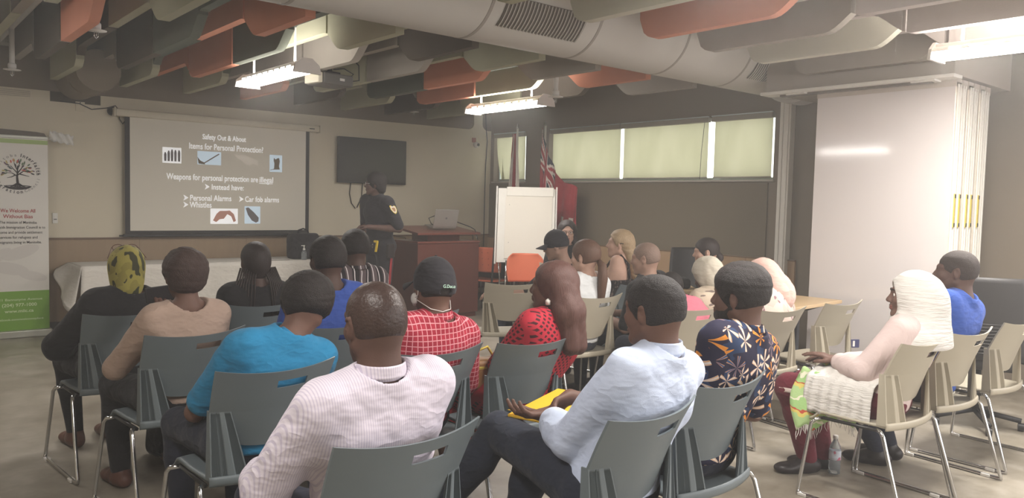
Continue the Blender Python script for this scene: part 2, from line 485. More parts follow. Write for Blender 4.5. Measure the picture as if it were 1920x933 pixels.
    def hand(s, F, i, curl=0.5, n=None, spread=1.0, sc=1.0, thumb=1.0):
        """palm, four unequal bent fingers and a thumb from the side of the palm"""
        W = s.W[i]; d = s.D[i]; sg = -1 if i == 0 else 1
        n = unit(V3(n)) if n is not None else unit(V3(0, 0, -1) - d * float(V3(0, 0, -1) @ d))   # palm normal
        n = unit(n - d * float(n @ d)); a = unit(np.cross(d, n)) ; a = a * (1 if i == 0 else -1)  # a points to the thumb side
        if i == 0: a = unit(np.cross(n, d)) * -1.0
        else: a = unit(np.cross(n, d))
        F.rc(W, W + d * 0.03 * sc, 0.025 * sc, 0.024 * sc, 0.015)
        L = [0.040, 0.045, 0.041, 0.033]; off = [0.031, 0.0105, -0.0105, -0.031]
        for q in range(4):
            kn = W + d * (0.083 - 0.004 * abs(q - 1)) * sc + a * off[q] * sc
            F.rc(W + d * 0.02 * sc + a * off[q] * 0.6 * sc, kn, 0.0145 * sc, 0.0115 * sc, 0.014)
            p = kn; ang = curl * (0.55 + 0.07 * q); sp = a * (off[q] * 2.4 * spread)
            for j, (l, r) in enumerate(((L[q], 0.0098), (L[q] * 0.65, 0.0088), (L[q] * 0.5, 0.0078))):
                dd = unit(d * math.cos(ang) + n * math.sin(ang) + sp); e = p + dd * l * sc
                F.rc(p, e, r * sc, (r - 0.0008) * sc, 0.004); p = e; ang += curl * (0.75 if j == 0 else 0.55)
        b0 = W + d * 0.022 * sc + a * 0.018 * sc; b1 = b0 + unit(d * 0.75 + a * 0.75 + n * 0.35 * thumb) * 0.042 * sc
        b2 = b1 + unit(d * 1.0 + a * 0.3 + n * 0.5 * thumb) * 0.03 * sc; b3 = b2 + unit(d * 1.0 + a * 0.0 + n * 0.6 * thumb) * 0.024 * sc
        F.rc(b0, b1, 0.0165 * sc, 0.012 * sc, 0.012); F.rc(b1, b2, 0.0115 * sc, 0.0105 * sc, 0.005); F.rc(b2, b3, 0.0105 * sc, 0.0085 * sc, 0.004)
    def head(s, F, jaw=1.0, ears=True, nose=1.0, fat=1.0):
        e = s.hel; c = s.hrc
        e(F, (0, -.014, .032), (.0745, .094, .082), .02)
        e(F, (0, -.03, -.005), (.068, .07, .07), .03)
        e(F, (0, .036, -.030), (.056 * fat, .054, .074), .03)
        for g in (-1, 1):
            c(F, (g * .053 * fat, -.002, -.052), (g * .018, .062, -.093), .020, .018, .022)
            e(F, (g * .036, .060, -.022), (.024, .022, .024), .02)
            c(F, (g * .014, .080, .026), (g * .046, .064, .028), .013, .011, .014)
        e(F, (0, .071, -.096 * jaw), (.022, .018, .018), .02)
        for g in (-1, 1): e(F, (g * .031, .092, .006), (.017, .014, .013), .012, op='s')
        for g in (-1, 1): e(F, (g * .031, .071, .006), (.0135, .0135, .0135), .003)
        c(F, (0, .084, .012), (0, .103 * 1, -.022), .0085, .0125 * nose, .012)
        for g in (-1, 1): e(F, (g * .012 * nose, .095, -.028), (.009 * nose, .011, .008), .006)
        c(F, (-.014, .088, -.051), (.014, .088, -.051), .0085, .0085, .008)
        c(F, (-.012, .087, -.0635), (.012, .087, -.0635), .0095, .0095, .007)
        c(F, (-.024, .090, -.0572), (.024, .090, -.0572), .002, .002, .004, 's')
        if ears:
            for g in (-1, 1):
                e(F, (g * .079, -.012, -.002), (.0085, .019, .031), .006, ang=(g * -22, 0, g * 8))
                e(F, (g * .076, -.006, -.024), (.008, .011, .013), .006)
                e(F, (g * .087, -.008, .002), (.006, .010, .017), .004, op='s', ang=(g * -22, 0, 0))
        F.rc(s.h2w((0, -.028, -.045)), s.N + s.sp * 0.01, 0.055 * s.neck, 0.056 * s.neck, 0.025)
    def body(s, mat, hands=(0.6, 0.6), pn=(None, None), feet=True, legfat=1.0, armr=None, res=None, **kw):
        F = Field()
        s.torso(F, -0.008)
        for i in (0, 1):
            s.uarm(F, i, -0.006); s.farm(F, i, -0.001)
        s.legs(F, -0.012, fat=legfat)
        if feet:
            for i in (0, 1): s.foot(F, i, -0.006)
        s.head(F, **kw)
        for i in (0, 1):
            if hands[i] is not None: s.hand(F, i, hands[i], pn[i])
        s.bodyobj = mesh_field(F, res or s.res, 'body', mat, s.t); return s.bodyobj
    def shirt(s, mat, sleeve=1.0, o=0.010, name='shirt', low=0.0, collar=0.0, wr=0.0028, seed=1, neckcut=0.075, loose=0.0, cuff=0.0, belly=1.0, res=None):
        """sleeve: 0 none, <1 part of the upper arm, 1..2 down the forearm"""
        F = Field(); s.torso(F, o, belly=belly)
        for i in (0, 1):
            if sleeve > 0:
                s.uarm(F, i, o + loose, min(1, sleeve))
                if sleeve > 1:
                    s.farm(F, i, o + 0.004 + loose, sleeve - 1)
        if collar:
            for q in range(10):
                a = 2 * PI * q / 9.0
            F.rc(s.N + s.sp * 0.0, s.N + s.sp * (0.02 + collar), 0.066, 0.064, 0.02)
        F.wr(wr, 26, seed)
        top = s.N + s.sp * (0.03 + collar)
        F.ops.append(('s', 'rc', (top - s.sp * 0.02 , top + s.sp * 0.2, neckcut - 0.012, neckcut + 0.05), 0.01, top + s.sp * .09, 0.25))
        if low: F.cut((0, 0, -1), -low)
        o_ = mesh_field(F, res or s.res * 1.15, name, mat, s.t)
        return o_
    def collar(s, mat, h=0.042, r=0.060, name='collar'):
        ax = unit(s.h2w((0, -.035, -.06)) - s.N); B = basis(ax, s.X); c0 = s.N + ax * 0.020
        def P(u, v):
            a = (.055 + .89 * u) * 2 * PI; d = B[:, 0] * math.sin(a) + B[:, 1] * math.cos(a)
            if v < .4: rr = r + .001; z = lerp(.0, h, v / .4)
            else: w = (v - .4) / .6; rr = r + .003 + .007 * w; z = h - h * .80 * w
            z -= .012 * max(0, math.cos(a))
            return Vector([float(q) for q in c0 + d * rr + ax * z])
        k = MB(); k.sheet(P, 40, 10, lambda u, v: Vector([float(q) for q in (B[:, 0] * math.sin((.055 + .89 * u) * 2 * PI) + B[:, 1] * math.cos((.055 + .89 * u) * 2 * PI)) * .002]))
        return k.build(name, mat, s.t, True)
    def trousers(s, mat, o=0.010, name='trousers', upto=1.0, fat=1.0, wr=0.003, seed=3, res=None):
        F = Field()
        F.el(s.P + V3(0, 0.0, -0.01), (0.172 * s.b + o, 0.13 + o, 0.105 + o), 0.04)
        s.legs(F, o, upto, 0.04, fat=fat); F.wr(wr, 22, seed)
        return mesh_field(F, res or s.res * 1.3, name, mat, s.t)
    def shoes(s, mat, name='shoe', sole=True, which=(0, 1)):
        for i in which:
            F = Field(); s.foot(F, i, 0.008); F.cut((0, 0, 1), float(s.A[i][2]) + 0.012); mesh_field(F, 0.006, name, mat, s.t)
    def hair(s, mat, kind='short', o=0.010, name='hair', noise=0.0, extra=None, front=0.055, low=-0.055, res=None):
        F = Field(); e = s.hel
        e(F, (0, -.016, .034), (.0745 + o, .094 + o, .082 + o), .02)
        e(F, (0, -.034, -.006), (.0695 + o * .45, .0695 + o * .5, .066 + o * .5), .03)
        # hairline: keep what lies behind the face and above the nape
        for (n, d) in (((0, 1.0, -0.62), front), ((0, -0.25, -1.0), -low)):
            nn = unit(V3(n)); F.cut(s.R @ nn, float((s.R @ nn) @ s.H + d * s.hs / np.linalg.norm(n)), .006 + o * .9)
        for g in (-1, 1): e(F, (g * .086, -.003, -.012), (.024, .026, .036), .004, op='s')
        if extra: extra(F)
        if noise: F.wr(noise, 150, 5)
        return mesh_field(F, res or max(0.0045, s.res * 0.8), name, mat, s.t)
    def eyes(s, iris=None, brow=None, white=None):
        w = white or flat('eye_white', srgb(225, 218, 210), 0.3, var=0); ir = iris or flat('eye_dark', srgb(40, 26, 20), 0.2, var=0)
        for g in (-1, 1):
            a = MB(); c = Vector(s.wpos((g * .031, .0725, .006))); Rr = Matrix([list(map(float, r)) for r in s.R])
            bm = bmesh.new(); bmesh.ops.create_uvsphere(bm, u_segments=12, v_segments=8, radius=0.0128 * s.hs)
            bm.verts.index_update(); a.add([c + v.co for v in bm.verts], [[v.index for v in f.verts] for f in bm.faces]); bm.free()
            ob = a.build('eye', w, s.t, True)
            b = MB(); M = Matrix.Translation(c) @ Rr.to_4x4() @ Matrix.Rotation(-PI / 2, 4, 'X')
            b.lathe([(0.0058 * s.hs, 0.0100 * s.hs), (0.0058 * s.hs, 0.0118 * s.hs), (0.003 * s.hs, 0.0131 * s.hs)], n=12, M=M); b.build('iris', ir, ob, True)
        if brow:
            for g in (-1, 1):
                a = MB(); a.tube([s.wpos((g * .013, .0935, .029)), s.wpos((g * .030, .0900, .035)), s.wpos((g * .048, .073, .031))], [.0028, .0036, .002], 6); a.build('eyebrow', brow, s.t, True)
    def lips(s, mat):
        F = Field()
        s.hrc(F, (-.017, .0895, -.0525), (.017, .0895, -.0525), .0065, None, .004); s.hrc(F, (-.014, .089, -.0635), (.014, .089, -.0635), .0078, None, .003)
        mesh_field(F, 0.003, 'lips', mat, s.t)
    def glasses(s, mat, r=0.021):
        a = MB()
        for g in (-1, 1):
            pts = [s.wpos((g * .033 + r * 1.15 * math.cos(t), .098 - abs(r * math.cos(t)) * .1, .006 + r * .85 * math.sin(t))) for t in [2 * PI * q / 16 for q in range(16)]]
            a.tube(pts, 0.0016, 6, closed=True)
            a.tube([s.wpos((g * .057, .095, .01)), s.wpos((g * .079, .04, .012)), s.wpos((g * .084, -.02, .008))], 0.0015, 6)
        a.tube([s.wpos((-.011, .098, .01)), s.wpos((0, .101, .013)), s.wpos((.011, .098, .01))], 0.0015, 6)
        return a.build('glasses', mat, s.t, True)
# ================================================================ THE ROOM
XR, YF, XL, YB, ZC = 7.46, 9.45, -3.0, -4.0, 3.36
def wallmat(name, c, rough=0.8):
    t = NT(name); t.bump(t.noise(120, 2), 0.12, 0.002)
    return t.base(t.mix(t.noise(1.3, 2), mul(c, .96), mul(c, 1.04)), rough, 0, 0.25)
M_cream = wallmat('cream_paint', srgb(208, 199, 178))
M_taupe = wallmat('taupe_paint', srgb(128, 117, 103))
M_taupe2 = wallmat('taupe_fabric', srgb(118, 108, 92))
M_white = flat('white_paint', srgb(225, 222, 214), 0.5)
M_deck = wallmat('ceiling_grey', srgb(160, 153, 143))
def floor_mat():
    t = NT('polished_concrete')
    a = t.noise(1.1, 6, None, 0.65); b = t.noise(5.5, 5, None, 0.6)
    v = t.math('ADD', t.math('MULTIPLY', a, .65), t.math('MULTIPLY', b, .35))
    col = t.ramp(v, [(0.34, srgb(112, 103, 88)), (0.50, srgb(148, 140, 126)), (0.66, srgb(180, 173, 161))])
    t.bump(t.noise(60, 2), 0.05, 0.002)
    t.l(t.ramp(b, [(0.3, (.30, .30, .30, 1)), (0.7, (.5, .5, .5, 1))]), t.b.inputs['Roughness'])
    t.val(col, t.b.inputs['Base Color']); t.b.inputs['Specular IOR Level'].default_value = 0.45
    return t.m
M_floor = floor_mat()
def wood(name, c, axis='z', sc=1.0, rough=0.45, seam=None, cc=0.12):
    if name in MATS: return MATS[name]
    t = NT(name); s = {'z': (14, 14, 1.1), 'x': (1.1, 14, 14), 'y': (14, 1.1, 14)}[axis]
    n = t.noise(sc, 4, t.scaled(s)); n2 = t.noise(0.9, 1)
    col = t.mix(n, mul(c, 1 - cc), mul(c, 1 + cc)); col = t.mix(t.math('MULTIPLY', n2, .5), col, mul(c, .88))
    if seam:
        x, y, z = t.xyz()
        col = t.mix(t.stripes({'x': x, 'y': y}[seam[0]], 1 / seam[1], seam[2]), col, mul(c, .55))
    MATS[name] = t.base(col, rough, 0, 0.4); return MATS[name]
M_wain = wood('maple_panel', srgb(152, 130, 104), 'z', 1.6, seam=('x', 1.22, 0.004))
M_wain2 = wood('maple_panel_side', srgb(176, 146, 114), 'z', 1.6, seam=('y', 1.22, 0.004))
M_base = flat('dark_rubber', srgb(70, 64, 58), 0.6)
M_chrome = flat('chrome', srgb(205, 205, 205), 0.18, 1.0, var=0)
M_black = flat('black_plastic', srgb(38, 36, 36), 0.45)
M_darkm = flat('dark_metal', srgb(60, 58, 57), 0.4, 0.6)

struct(MB().box((XL - .2, YB - .2, -.1), (XR + .4, YF + .2, 0)).build('floor', M_floor))
struct(MB().box((XL - .2, YB - .2, ZC), (XR + .4, YF + .2, ZC + .1)).build('ceiling', M_deck))
# front wall: cream field with a taupe band above it; the band's lower edge ends in two big rounded corners
w = struct(MB().box((XL - .2, YF, 0), (XR + .4, YF + .2, ZC)).build('wall_front', M_taupe))
def arcp(cx, cz, r, a0, a1, n=8): return [(cx + r * math.cos(math.radians(a0 + (a1 - a0) * i / n)), cz + r * math.sin(math.radians(a0 + (a1 - a0) * i / n))) for i in range(n + 1)]
zc0 = 2.525
poly = [(XL, .985), (XR, .985), (XR, zc0 + .03)] + arcp(7.39, zc0 + .13, .10, -90, -180, 6) + [(7.29, 2.9), (7.13, 2.9)] + arcp(7.03, zc0 + .13, .10, 0, -90, 6) + [(2.06, zc0), (2.06, 2.42), (1.58, 2.42), (1.58, zc0), (XL, zc0)]
struct(MB().prism(poly, .012, 'y', YF - .012).build('trim_1', M_cream))
struct(MB().box((1.585, YF - .006, 2.425), (2.055, YF - .001, zc0)).build('recess_shade_plate', flat('recess_shade', srgb(84, 76, 68), .9)))  # flat dark plate, the shade of the wall recess put into its colour
struct(MB().box((XL, YF - .03, .10), (XR, YF, .975)).build('trim_3', M_wain))
struct(MB().box((XL, YF - .042, .972), (XR, YF, .992), .003).build('trim_4', flat('wain_cap', srgb(112, 90, 72), .5)))
struct(MB().box((XL, YF - .045, 0), (XR, YF - .03, .10)).build('baseboard_front', M_base))
# right wall with a strip window
wy0, wy1, wz0, wz1 = 4.61, 9.36, 1.79, 2.50
g0, g1 = 8.13, 8.62                                    # the solid pier between the two windows
mb = MB()
mb.box((XR, YB, 0), (XR + .2, YF, wz0)); mb.box((XR, YB, wz1), (XR + .2, YF, ZC))
mb.box((XR, YB, wz0), (XR + .2, wy0, wz1)); mb.box((XR, g0, wz0), (XR + .2, g1, wz1)); mb.box((XR, wy1, wz0), (XR + .2, YF, wz1))
struct(mb.build('wall_right', M_taupe))
struct(MB().box((XR - .015, 4.66, .955), (XR, YF, wz0 - .035)).build('trim_5', M_taupe2))
struct(MB().box((XR - .03, 4.3, .10), (XR, YF, .945)).build('trim_6', M_wain2))
struct(MB().box((XR - .04, 4.3, .943), (XR, YF, .957), .003).build('trim_7', flat('wain_cap2', srgb(120, 98, 76), .5)))
struct(MB().box((XR - .045, 4.3, 0), (XR - .03, YF, .10)).build('baseboard_right', M_base))
struct(MB().box((XL - .2, YB, 0), (XL, YF, ZC)).build('wall_left', M_cream))
struct(MB().box((XL - .2, YB - .2, 0), (XR + .2, YB, ZC)).build('wall_back', M_cream))
struct(MB().box((XL, YB, 0), (XR, YB + .015, .1)).build('baseboard_back', M_base))
M_glass = NT('window_glass'); M_glass.base((1, 1, 1, 1), 0.02); M_glass.b.inputs['Transmission Weight'].default_value = 1.0; M_glass.b.inputs['IOR'].default_value = 1.1; M_glass = M_glass.m
M_alu = flat('window_aluminium', srgb(190, 200, 196), 0.4, 0.3)
M_sill = flat('window_sill_grey', srgb(176, 170, 160), 0.5)
def blindmat():
    t = NT('roller_blind'); nt = t.t
    d = t.n('ShaderNodeBsdfDiffuse'); tr = t.n('ShaderNodeBsdfTranslucent'); mx = t.n('ShaderNodeMixShader')
    x, y, z = t.xyz()
    c = t.mix(t.noise(2.2, 2, t.scaled((1, 1.6, .5))), srgb(196, 194, 160), srgb(226, 222, 194))
    t.l(c, d.inputs[0]); t.l(c, tr.inputs[0]); mx.inputs[0].default_value = .55
    t.l(d.outputs[0], mx.inputs[1]); t.l(tr.outputs[0], mx.inputs[2])
    t.l(mx.outputs[0], nt.nodes['Material Output'].inputs[0]); return t.m
M_blind = blindmat()
def window(nm, ya, yb, muls, mj):
    o = struct(MB().box((XR + .13, ya, wz0), (XR + .14, yb, wz1)).build(nm, M_glass))
    f = MB(); t = .028
    f.box((XR + .10, ya, wz0), (XR + .16, yb, wz0 + t)); f.box((XR + .10, ya, wz1 - t), (XR + .16, yb, wz1))
    for y in [ya + t / 2, yb - t / 2] + muls: f.box((XR + .10, y - t / 2, wz0 + t), (XR + .16, y + t / 2, wz1 - t))
    f.build('window_frame', M_alu, o)
    s = MB(); s.box((XR - .03, ya - .02, wz0 - .022), (XR + .10, yb + .02, wz0), .004); s.build('window_sill', M_sill, o)
    return o
wA = window('window_1', g1, wy1, [], None)
wB = window('window_2', wy0, g0, [5.42, 6.78], None)
def blind(label, ya, yb, cordy=None, curl=0):
    t = thing('roller_blind', label, 'window blind', (XR + .02, (ya + yb) / 2, wz1), 0, 'roller blinds over the strip windows')
    L = (yb - ya) / 2
    h = MB(); h.box((-.045, -L - .012, -.055), (.015, L + .012, .0), .006); h.build('headrail', flat('rail_taupe', srgb(150, 143, 130), .5), t)
    c = MB(); c.box((-.047, -L - .012, .0), (.0, L + .012, .012), .002); c.build('trim_strip', M_alu, t)
    f = MB(); f.sheet(lambda u, v: (.004 + .004 * math.sin(u * 9) + curl * v * v * (u > .85) * .03, -L + .008 + (2 * L - .016) * u - curl * (u > .8) * .09 * v ** 2, -.05 - .63 * v), 24, 8); o = f.build('blind_fabric', M_blind, t, True)
    b = MB(); b.tube([(.004, -L + .01, -.682), (.004, L - .01 - .09 * curl, -.682)], .009, 8); b.build('bottom_bar', M_sill, t, True)
    if cordy is not None:
        k = MB(); k.tube([(-.03, cordy - (ya + yb) / 2, -.02), (-.035, cordy - (ya + yb) / 2 + .03, -.4), (-.035, cordy - (ya + yb) / 2 + .04, -.70)], .003, 5); k.build('pull_cord', M_darkm, t, True)
    return t
blind('pale green roller blind in the narrow window beside the front corner', g1 + .03, wy1 - .03, None, 1)
blind('widest pale roller blind, directly right of the red ensign flag', 6.80, g0 - .05, None, 0)
blind('middle pale roller blind with a hanging pull cord at its right edge', 5.46, 6.76, 5.50, 0)
blind('rightmost pale roller blind, next to the partition jamb', 4.64, 5.39, None, 0)
# bulkhead over the folding partition
struct(MB().box((6.30, 2.42, 2.515), (XR, 4.0, ZC)).build('wall_bulkhead', wallmat('bulkhead_grey', srgb(172, 164, 153))))
# partition parking pocket
tr = thing('partition_track', 'long white metal ceiling track the folding wall hangs from', 'track', (6.30, 3.2, 2.50))
k = MB(); k.box((-.06, -.80, -.012), (.10, .82, .015), .004); k.build('track_flange', M_white, tr)
k = MB(); k.box((.0, -.62, -.03), (.05, .66, -.012)); k.build('track_slot', flat('slot_shadow_metal', srgb(120, 112, 104), .5, .3), tr)
for y in (-.60, .46):
    k = MB(); k.prism([(-.05, y - .06), (.07, y - .06), (.09, y + .1), (-.02, y + .13)], .012, 'z', -.024); k.build('track_switch_plate', M_white, tr)
jm = thing('partition_jamb', 'tall white metal jamb post between the windows and whiteboard partition', 'post', (7.40, 4.44, 0))
k = MB(); k.box((-.03, -.062, 0), (.0599, .062, 2.64), .004); k.build('post', M_white, jm)
for q in (-.03, .03):
    k = MB(); k.box((-.038, q - .012, 0), (-.03, q + .012, 2.6), .002); k.build('rib', M_white, jm)
k = MB(); k.box((-.09, -.1, 2.60), (.0599, .1, 2.66), .006); k.build('capital', M_white, jm)
M_wb = flat('whiteboard_gloss', srgb(214, 207, 205), 0.16, 0, 0.5, var=0.01, nscale=3, bump=0)
MATS['whiteboard_gloss'].node_tree.nodes['Principled BSDF'].inputs['Roughness'].default_value = .10; MATS['whiteboard_gloss'].node_tree.nodes['Principled BSDF'].inputs['Coat Weight'].default_value = 1.0; MATS['whiteboard_gloss'].node_tree.nodes['Principled BSDF'].inputs['Coat Roughness'].default_value = .07
M_pal = flat('panel_edge_alu', srgb(212, 203, 190), .35, .25)
M_gold = flat('yellow_latch', srgb(206, 184, 82), .4, .2)
for i in range(6):
    x0 = 6.40 + i * .118
    lab = ['folding wall panel with the glossy whiteboard face, frontmost of the stack', 'second folding wall panel, stacked right behind the whiteboard face', 'third folding wall panel in the parked stack', 'fourth folding wall panel in the parked stack', 'fifth folding wall panel in the parked stack', 'last folding wall panel with the broad pale edge beside the taupe wall'][i]
    t = thing('partition_panel', lab, 'folding wall panel', (x0, 3.0, 0), 0, 'stacked folding wall panels')
    k = MB(); k.box((0.004, -.56 + .01 * (i % 2), .03), (.100, .56, 2.475), .004); k.build('panel_core', M_pal, t)
    k = MB(); k.box((0, -.555, .04), (.004, .555, 2.44)); k.build('panel_face', M_wb if i == 0 else M_pal, t)
    k = MB(); k.box((-.002, -.56, 2.44), (.1, .56, 2.50)); k.build('top_rail', flat('rail_grey', srgb(190, 180, 170), .5), t)
    k = MB()
    for q in (.02, .062): k.box((q, -.572 + .01 * (i % 2), .05), (q + .018, -.56 + .01 * (i % 2), 2.46), .003)
    k.build('edge_gasket', M_white, t)
    if i < 5:
        k = MB(); k.box((.036, -.578 + .01 * (i % 2), 1.37), (.062, -.565 + .01 * (i % 2), 1.63), .003); l = k.build('latch', M_gold, t)
        k = MB()
        for z in (1.375, 1.595): k.box((.040, -.582 + .01 * (i % 2), z), (.058, -.576 + .01 * (i % 2), z + .03), .003)
        k.build('latch_bolt', M_darkm, l)
# ---------------------------------------------------------------- acoustic baffles
BC = {'sage': srgb(178, 176, 152), 'orange': srgb(214, 146, 120), 'grey': srgb(164, 157, 147), 'green': srgb(104, 107, 96), 'taupe': srgb(104, 95, 86), 'cream': srgb(206, 203, 188), 'lit_grey': srgb(186, 177, 172)}  # last tone puts strong lamp light into the colour of right-hand panels
BM = {k_: flat('felt_' + k_, c, .95, 0, .1, var=.05, nscale=6, bump=.15) for k_, c in BC.items()}
LOW, MID, TOP = 2.62, 2.78, 3.16
def sm(t): t = max(0, min(1, t)); return t * t * (3 - 2 * t)
def zb_odd(y):
    if y > 3.9: return LOW + (MID - LOW) * (sm((8.12 - y) / .24) if y > 7 else sm((y - 5.5) / .28))
    return LOW + (MID - LOW) * sm((2.66 - y) / .3) if y > 1.6 else MID
def zb_even(y):
    if y > 3.9: return LOW + (MID - LOW) * (sm((y - 7.9) / .24) if y > 7 else sm((5.95 - y) / .28))
    return MID - (MID - LOW) * sm((2.55 - y) / .3)
def baffle(x, y0, y1, f, col, label, t=.07, dz=0.0, roundfar=False, roundnear=False):
    ys = [y0 + (y1 - y0) * i / 36 for i in range(37)]
    pr = []
    for y in ys:
        z = f(y) + dz
        if roundfar and y > y1 - .14: z += .14 * (1 - math.sqrt(max(0, 1 - ((y - y1 + .14) / .14) ** 2)))
        if roundnear and y < y0 + .2: z += .16 * (1 - math.sqrt(max(0, 1 - ((y0 + .2 - y) / .2) ** 2)))
        pr.append((y, z))
    poly = pr + [(y1, TOP), (y0, TOP)]
    o = MB().prism(poly, t, 'x', 0).build('acoustic_baffle', BM[col], None); o.location = (x, 0, 0)
    tag(o, label, 'ceiling baffle', 'hanging felt ceiling baffles'); 
    c = MB()
    for y in (y0 + .15, y1 - .15): c.tube([(t / 2, y, TOP - .02), (t / 2, y, ZC)], .004, 5)
    c.build('hanging_wire', M_darkm, o)
    return o
XO = [0.90, 1.55, 2.20, 2.86, 3.51, 4.18, 4.82, 5.47, 6.15]
XE = [0.57, 1.22, 1.88, 2.53, 3.18, 3.84, 4.50, 5.17, 5.83]
modf = [(8.02, 9.24), (6.86, 7.99), (5.74, 6.83), (4.70, 5.71)]
modn = [(2.32, 3.66), (1.1, 2.29), (-.2, 1.07)]
oddc = {0: 'grey sage grey sage', 1: 'sage taupe sage sage', 2: 'sage green orange orange', 3: 'sage green sage sage', 4: 'orange grey grey taupe', 5: 'taupe grey sage sage', 6: 'sage taupe green grey', 7: 'taupe sage grey orange', 8: 'sage taupe taupe grey'}
evenc = {0: 'grey taupe grey sage', 1: 'grey taupe orange sage', 2: 'grey taupe green green', 3: 'orange orange green green', 4: 'grey grey grey sage', 5: 'sage sage grey grey', 6: 'sage green orange sage', 7: 'grey orange sage grey', 8: 'grey sage taupe taupe'}
nodd = {0: 'sage grey grey', 1: 'cream grey sage', 2: 'grey cream grey', 3: 'sage grey cream', 4: 'cream cream grey', 5: 'orange cream sage', 6: 'grey cream cream', 7: 'cream cream grey', 8: 'grey lilac lilac'}
neven = {0: 'grey grey grey', 1: 'sage cream grey', 2: 'grey grey sage', 3: 'cream sage grey', 4: 'grey cream cream', 5: 'cream grey grey', 6: 'grey lilac grey', 7: 'lilac lilac grey', 8: 'lilac lilac grey'}
seen = {}
def place_row(xs, cols, f, mods, rows, kind):
    for i, x in enumerate(xs):
        for j, c in enumerate(cols[i].split()):
            if j >= len(mods): continue
            y0, y1 = mods[j]
            if x > 6.0 and y0 < 4.0 and y0 > 2: y0, y1 = y0, min(y1, 3.66)
            if x + .07 > 6.30 and y1 > 2.42 and y0 < 4.0: continue
            nth = ['first', 'second', 'third', 'fourth', 'fifth', 'sixth', 'seventh', 'eighth', 'ninth'][i]
            baffle(x, y0, y1, f, c, '%s felt baffle, %s %s line from left, %s' % (c, nth, kind, rows[j]), roundfar=(j == 0 and len(mods) == 3 and kind == 'deep-ended'))
rf = ['against the front wall', 'second bay from the front wall', 'above the front hanging lights', 'just in front of the round duct']
rn = ['camera side of the duct', 'over the middle rows', 'over the back rows']
place_row(XO, oddc, zb_odd, modf, rf, 'deep-ended'); place_row(XE, evenc, zb_even, modf, rf, 'deep-middled')
place_row(XO, nodd, zb_odd, modn, rn, 'deep-ended'); place_row(XE, neven, zb_even, modn, rn, 'deep-middled')
# NC0 / bulkhead side strip
baffle(6.20, 2.46, 3.57, lambda y: LOW, 'grey', 'short grey felt baffle hanging flat along the bulkhead', t=.05)
# ---------------------------------------------------------------- round duct
M_duct = flat('duct_paint', srgb(198, 194, 186), .55, 0, .35, var=.03, nscale=3)
du = thing('air_duct', 'huge round pale grey air duct crossing under the ceiling', 'air duct', (0, 4.30, 2.93))
def cyl(x0, x1, r, n=48):
    m_ = MB(); vs = []; 
    for x in (x0, x1):
        for k_ in range(n): a = 2 * PI * k_ / n; vs.append((x, r * math.cos(a), r * math.sin(a)))
    fs = [(k_, (k_ + 1) % n, n + (k_ + 1) % n, n + k_) for k_ in range(n)] + [tuple(range(n)), tuple(range(2 * n - 1, n - 1, -1))]
    return m_.add(vs, fs)
cyl(XL, XR, .355).build('duct_body', M_duct, du, False, autosm=math.radians(40))
for x in (.6, 1.9, 3.15, 4.13, 5.12, 6.0, 6.9):
    cyl(x - .012, x + .012, .3575).build('seam_ring', flat('seam_grey', srgb(160, 152, 143), .5), du, autosm=math.radians(40))
cyl(7.22, XR, .385).build('wall_flange', M_duct, du, autosm=math.radians(40))
for (x0, x1, a0) in ((3.25, 3.98, 200), (6.12, 6.85, 200), (.8, 1.5, 200)):
    g = MB(); a1 = a0 + 34
    g.sheet(lambda u, v: (x0 + (x1 - x0) * u, .362 * math.cos(math.radians(a0 + (a1 - a0) * v)), .362 * math.sin(math.radians(a0 + (a1 - a0) * v))), 4, 10, lambda u, v: (0, 0, .004))
    gr = g.build('vent_grille', flat('grille_dark', srgb(112, 104, 94), .6), du)
    g = MB()
    for q in range(24):
        x = x0 + .015 + (x1 - x0 - .03) * q / 23
        g.tube([(x, .368 * math.cos(math.radians(a0 + (a1 - a0) * v / 6)), .368 * math.sin(math.radians(a0 + (a1 - a0) * v / 6))) for v in range(7)], .0045, 5)
    g.build('grille_bars', M_duct, gr)
# smaller taupe duct leaving through the front wall
sd = thing('branch_duct', 'stubby dark taupe round duct above the banner side of the front wall', 'air duct', (1.83, 8.95, 2.66))
k = MB(); k.lathe([(.20, -.5), (.205, -.45), (.205, .45), (.2, .498)], n=32, M=Matrix.Rotation(-PI / 2, 4, 'X')); k.build('duct_body', M_taupe, sd, autosm=math.radians(40))
k = MB(); k.lathe([(.215, -.12), (.215, -.09)], n=32, M=Matrix.Rotation(-PI / 2, 4, 'X')); k.build('seam_ring', M_taupe, sd, autosm=math.radians(40))
st = MB().box((XL, 9.20, 2.93), (5.2, 9.42, 2.99)).box((XL, 9.39, 2.99), (5.2, 9.42, 3.06)).build('ledge', M_sill); tag(st, 'pale steel ledge high across the top of the front wall behind the baffles', 'ledge')
vg = thing('wall_vent', 'cream slatted air grille at the top left of the front wall', 'air vent', (1.0, YF - .012, 2.47))
k = MB(); k.box((-.5, -.012, -.045), (.42, 0, .045), .003); k.build('grille_frame', M_cream, vg)
for z in (-.03, -.012, .006, .024):
    k = MB(); k.box((-.48, -.02, z), (.40, -.012, z + .009)); k.build('slat', flat('slat_shade', srgb(176, 166, 146), .6), vg)
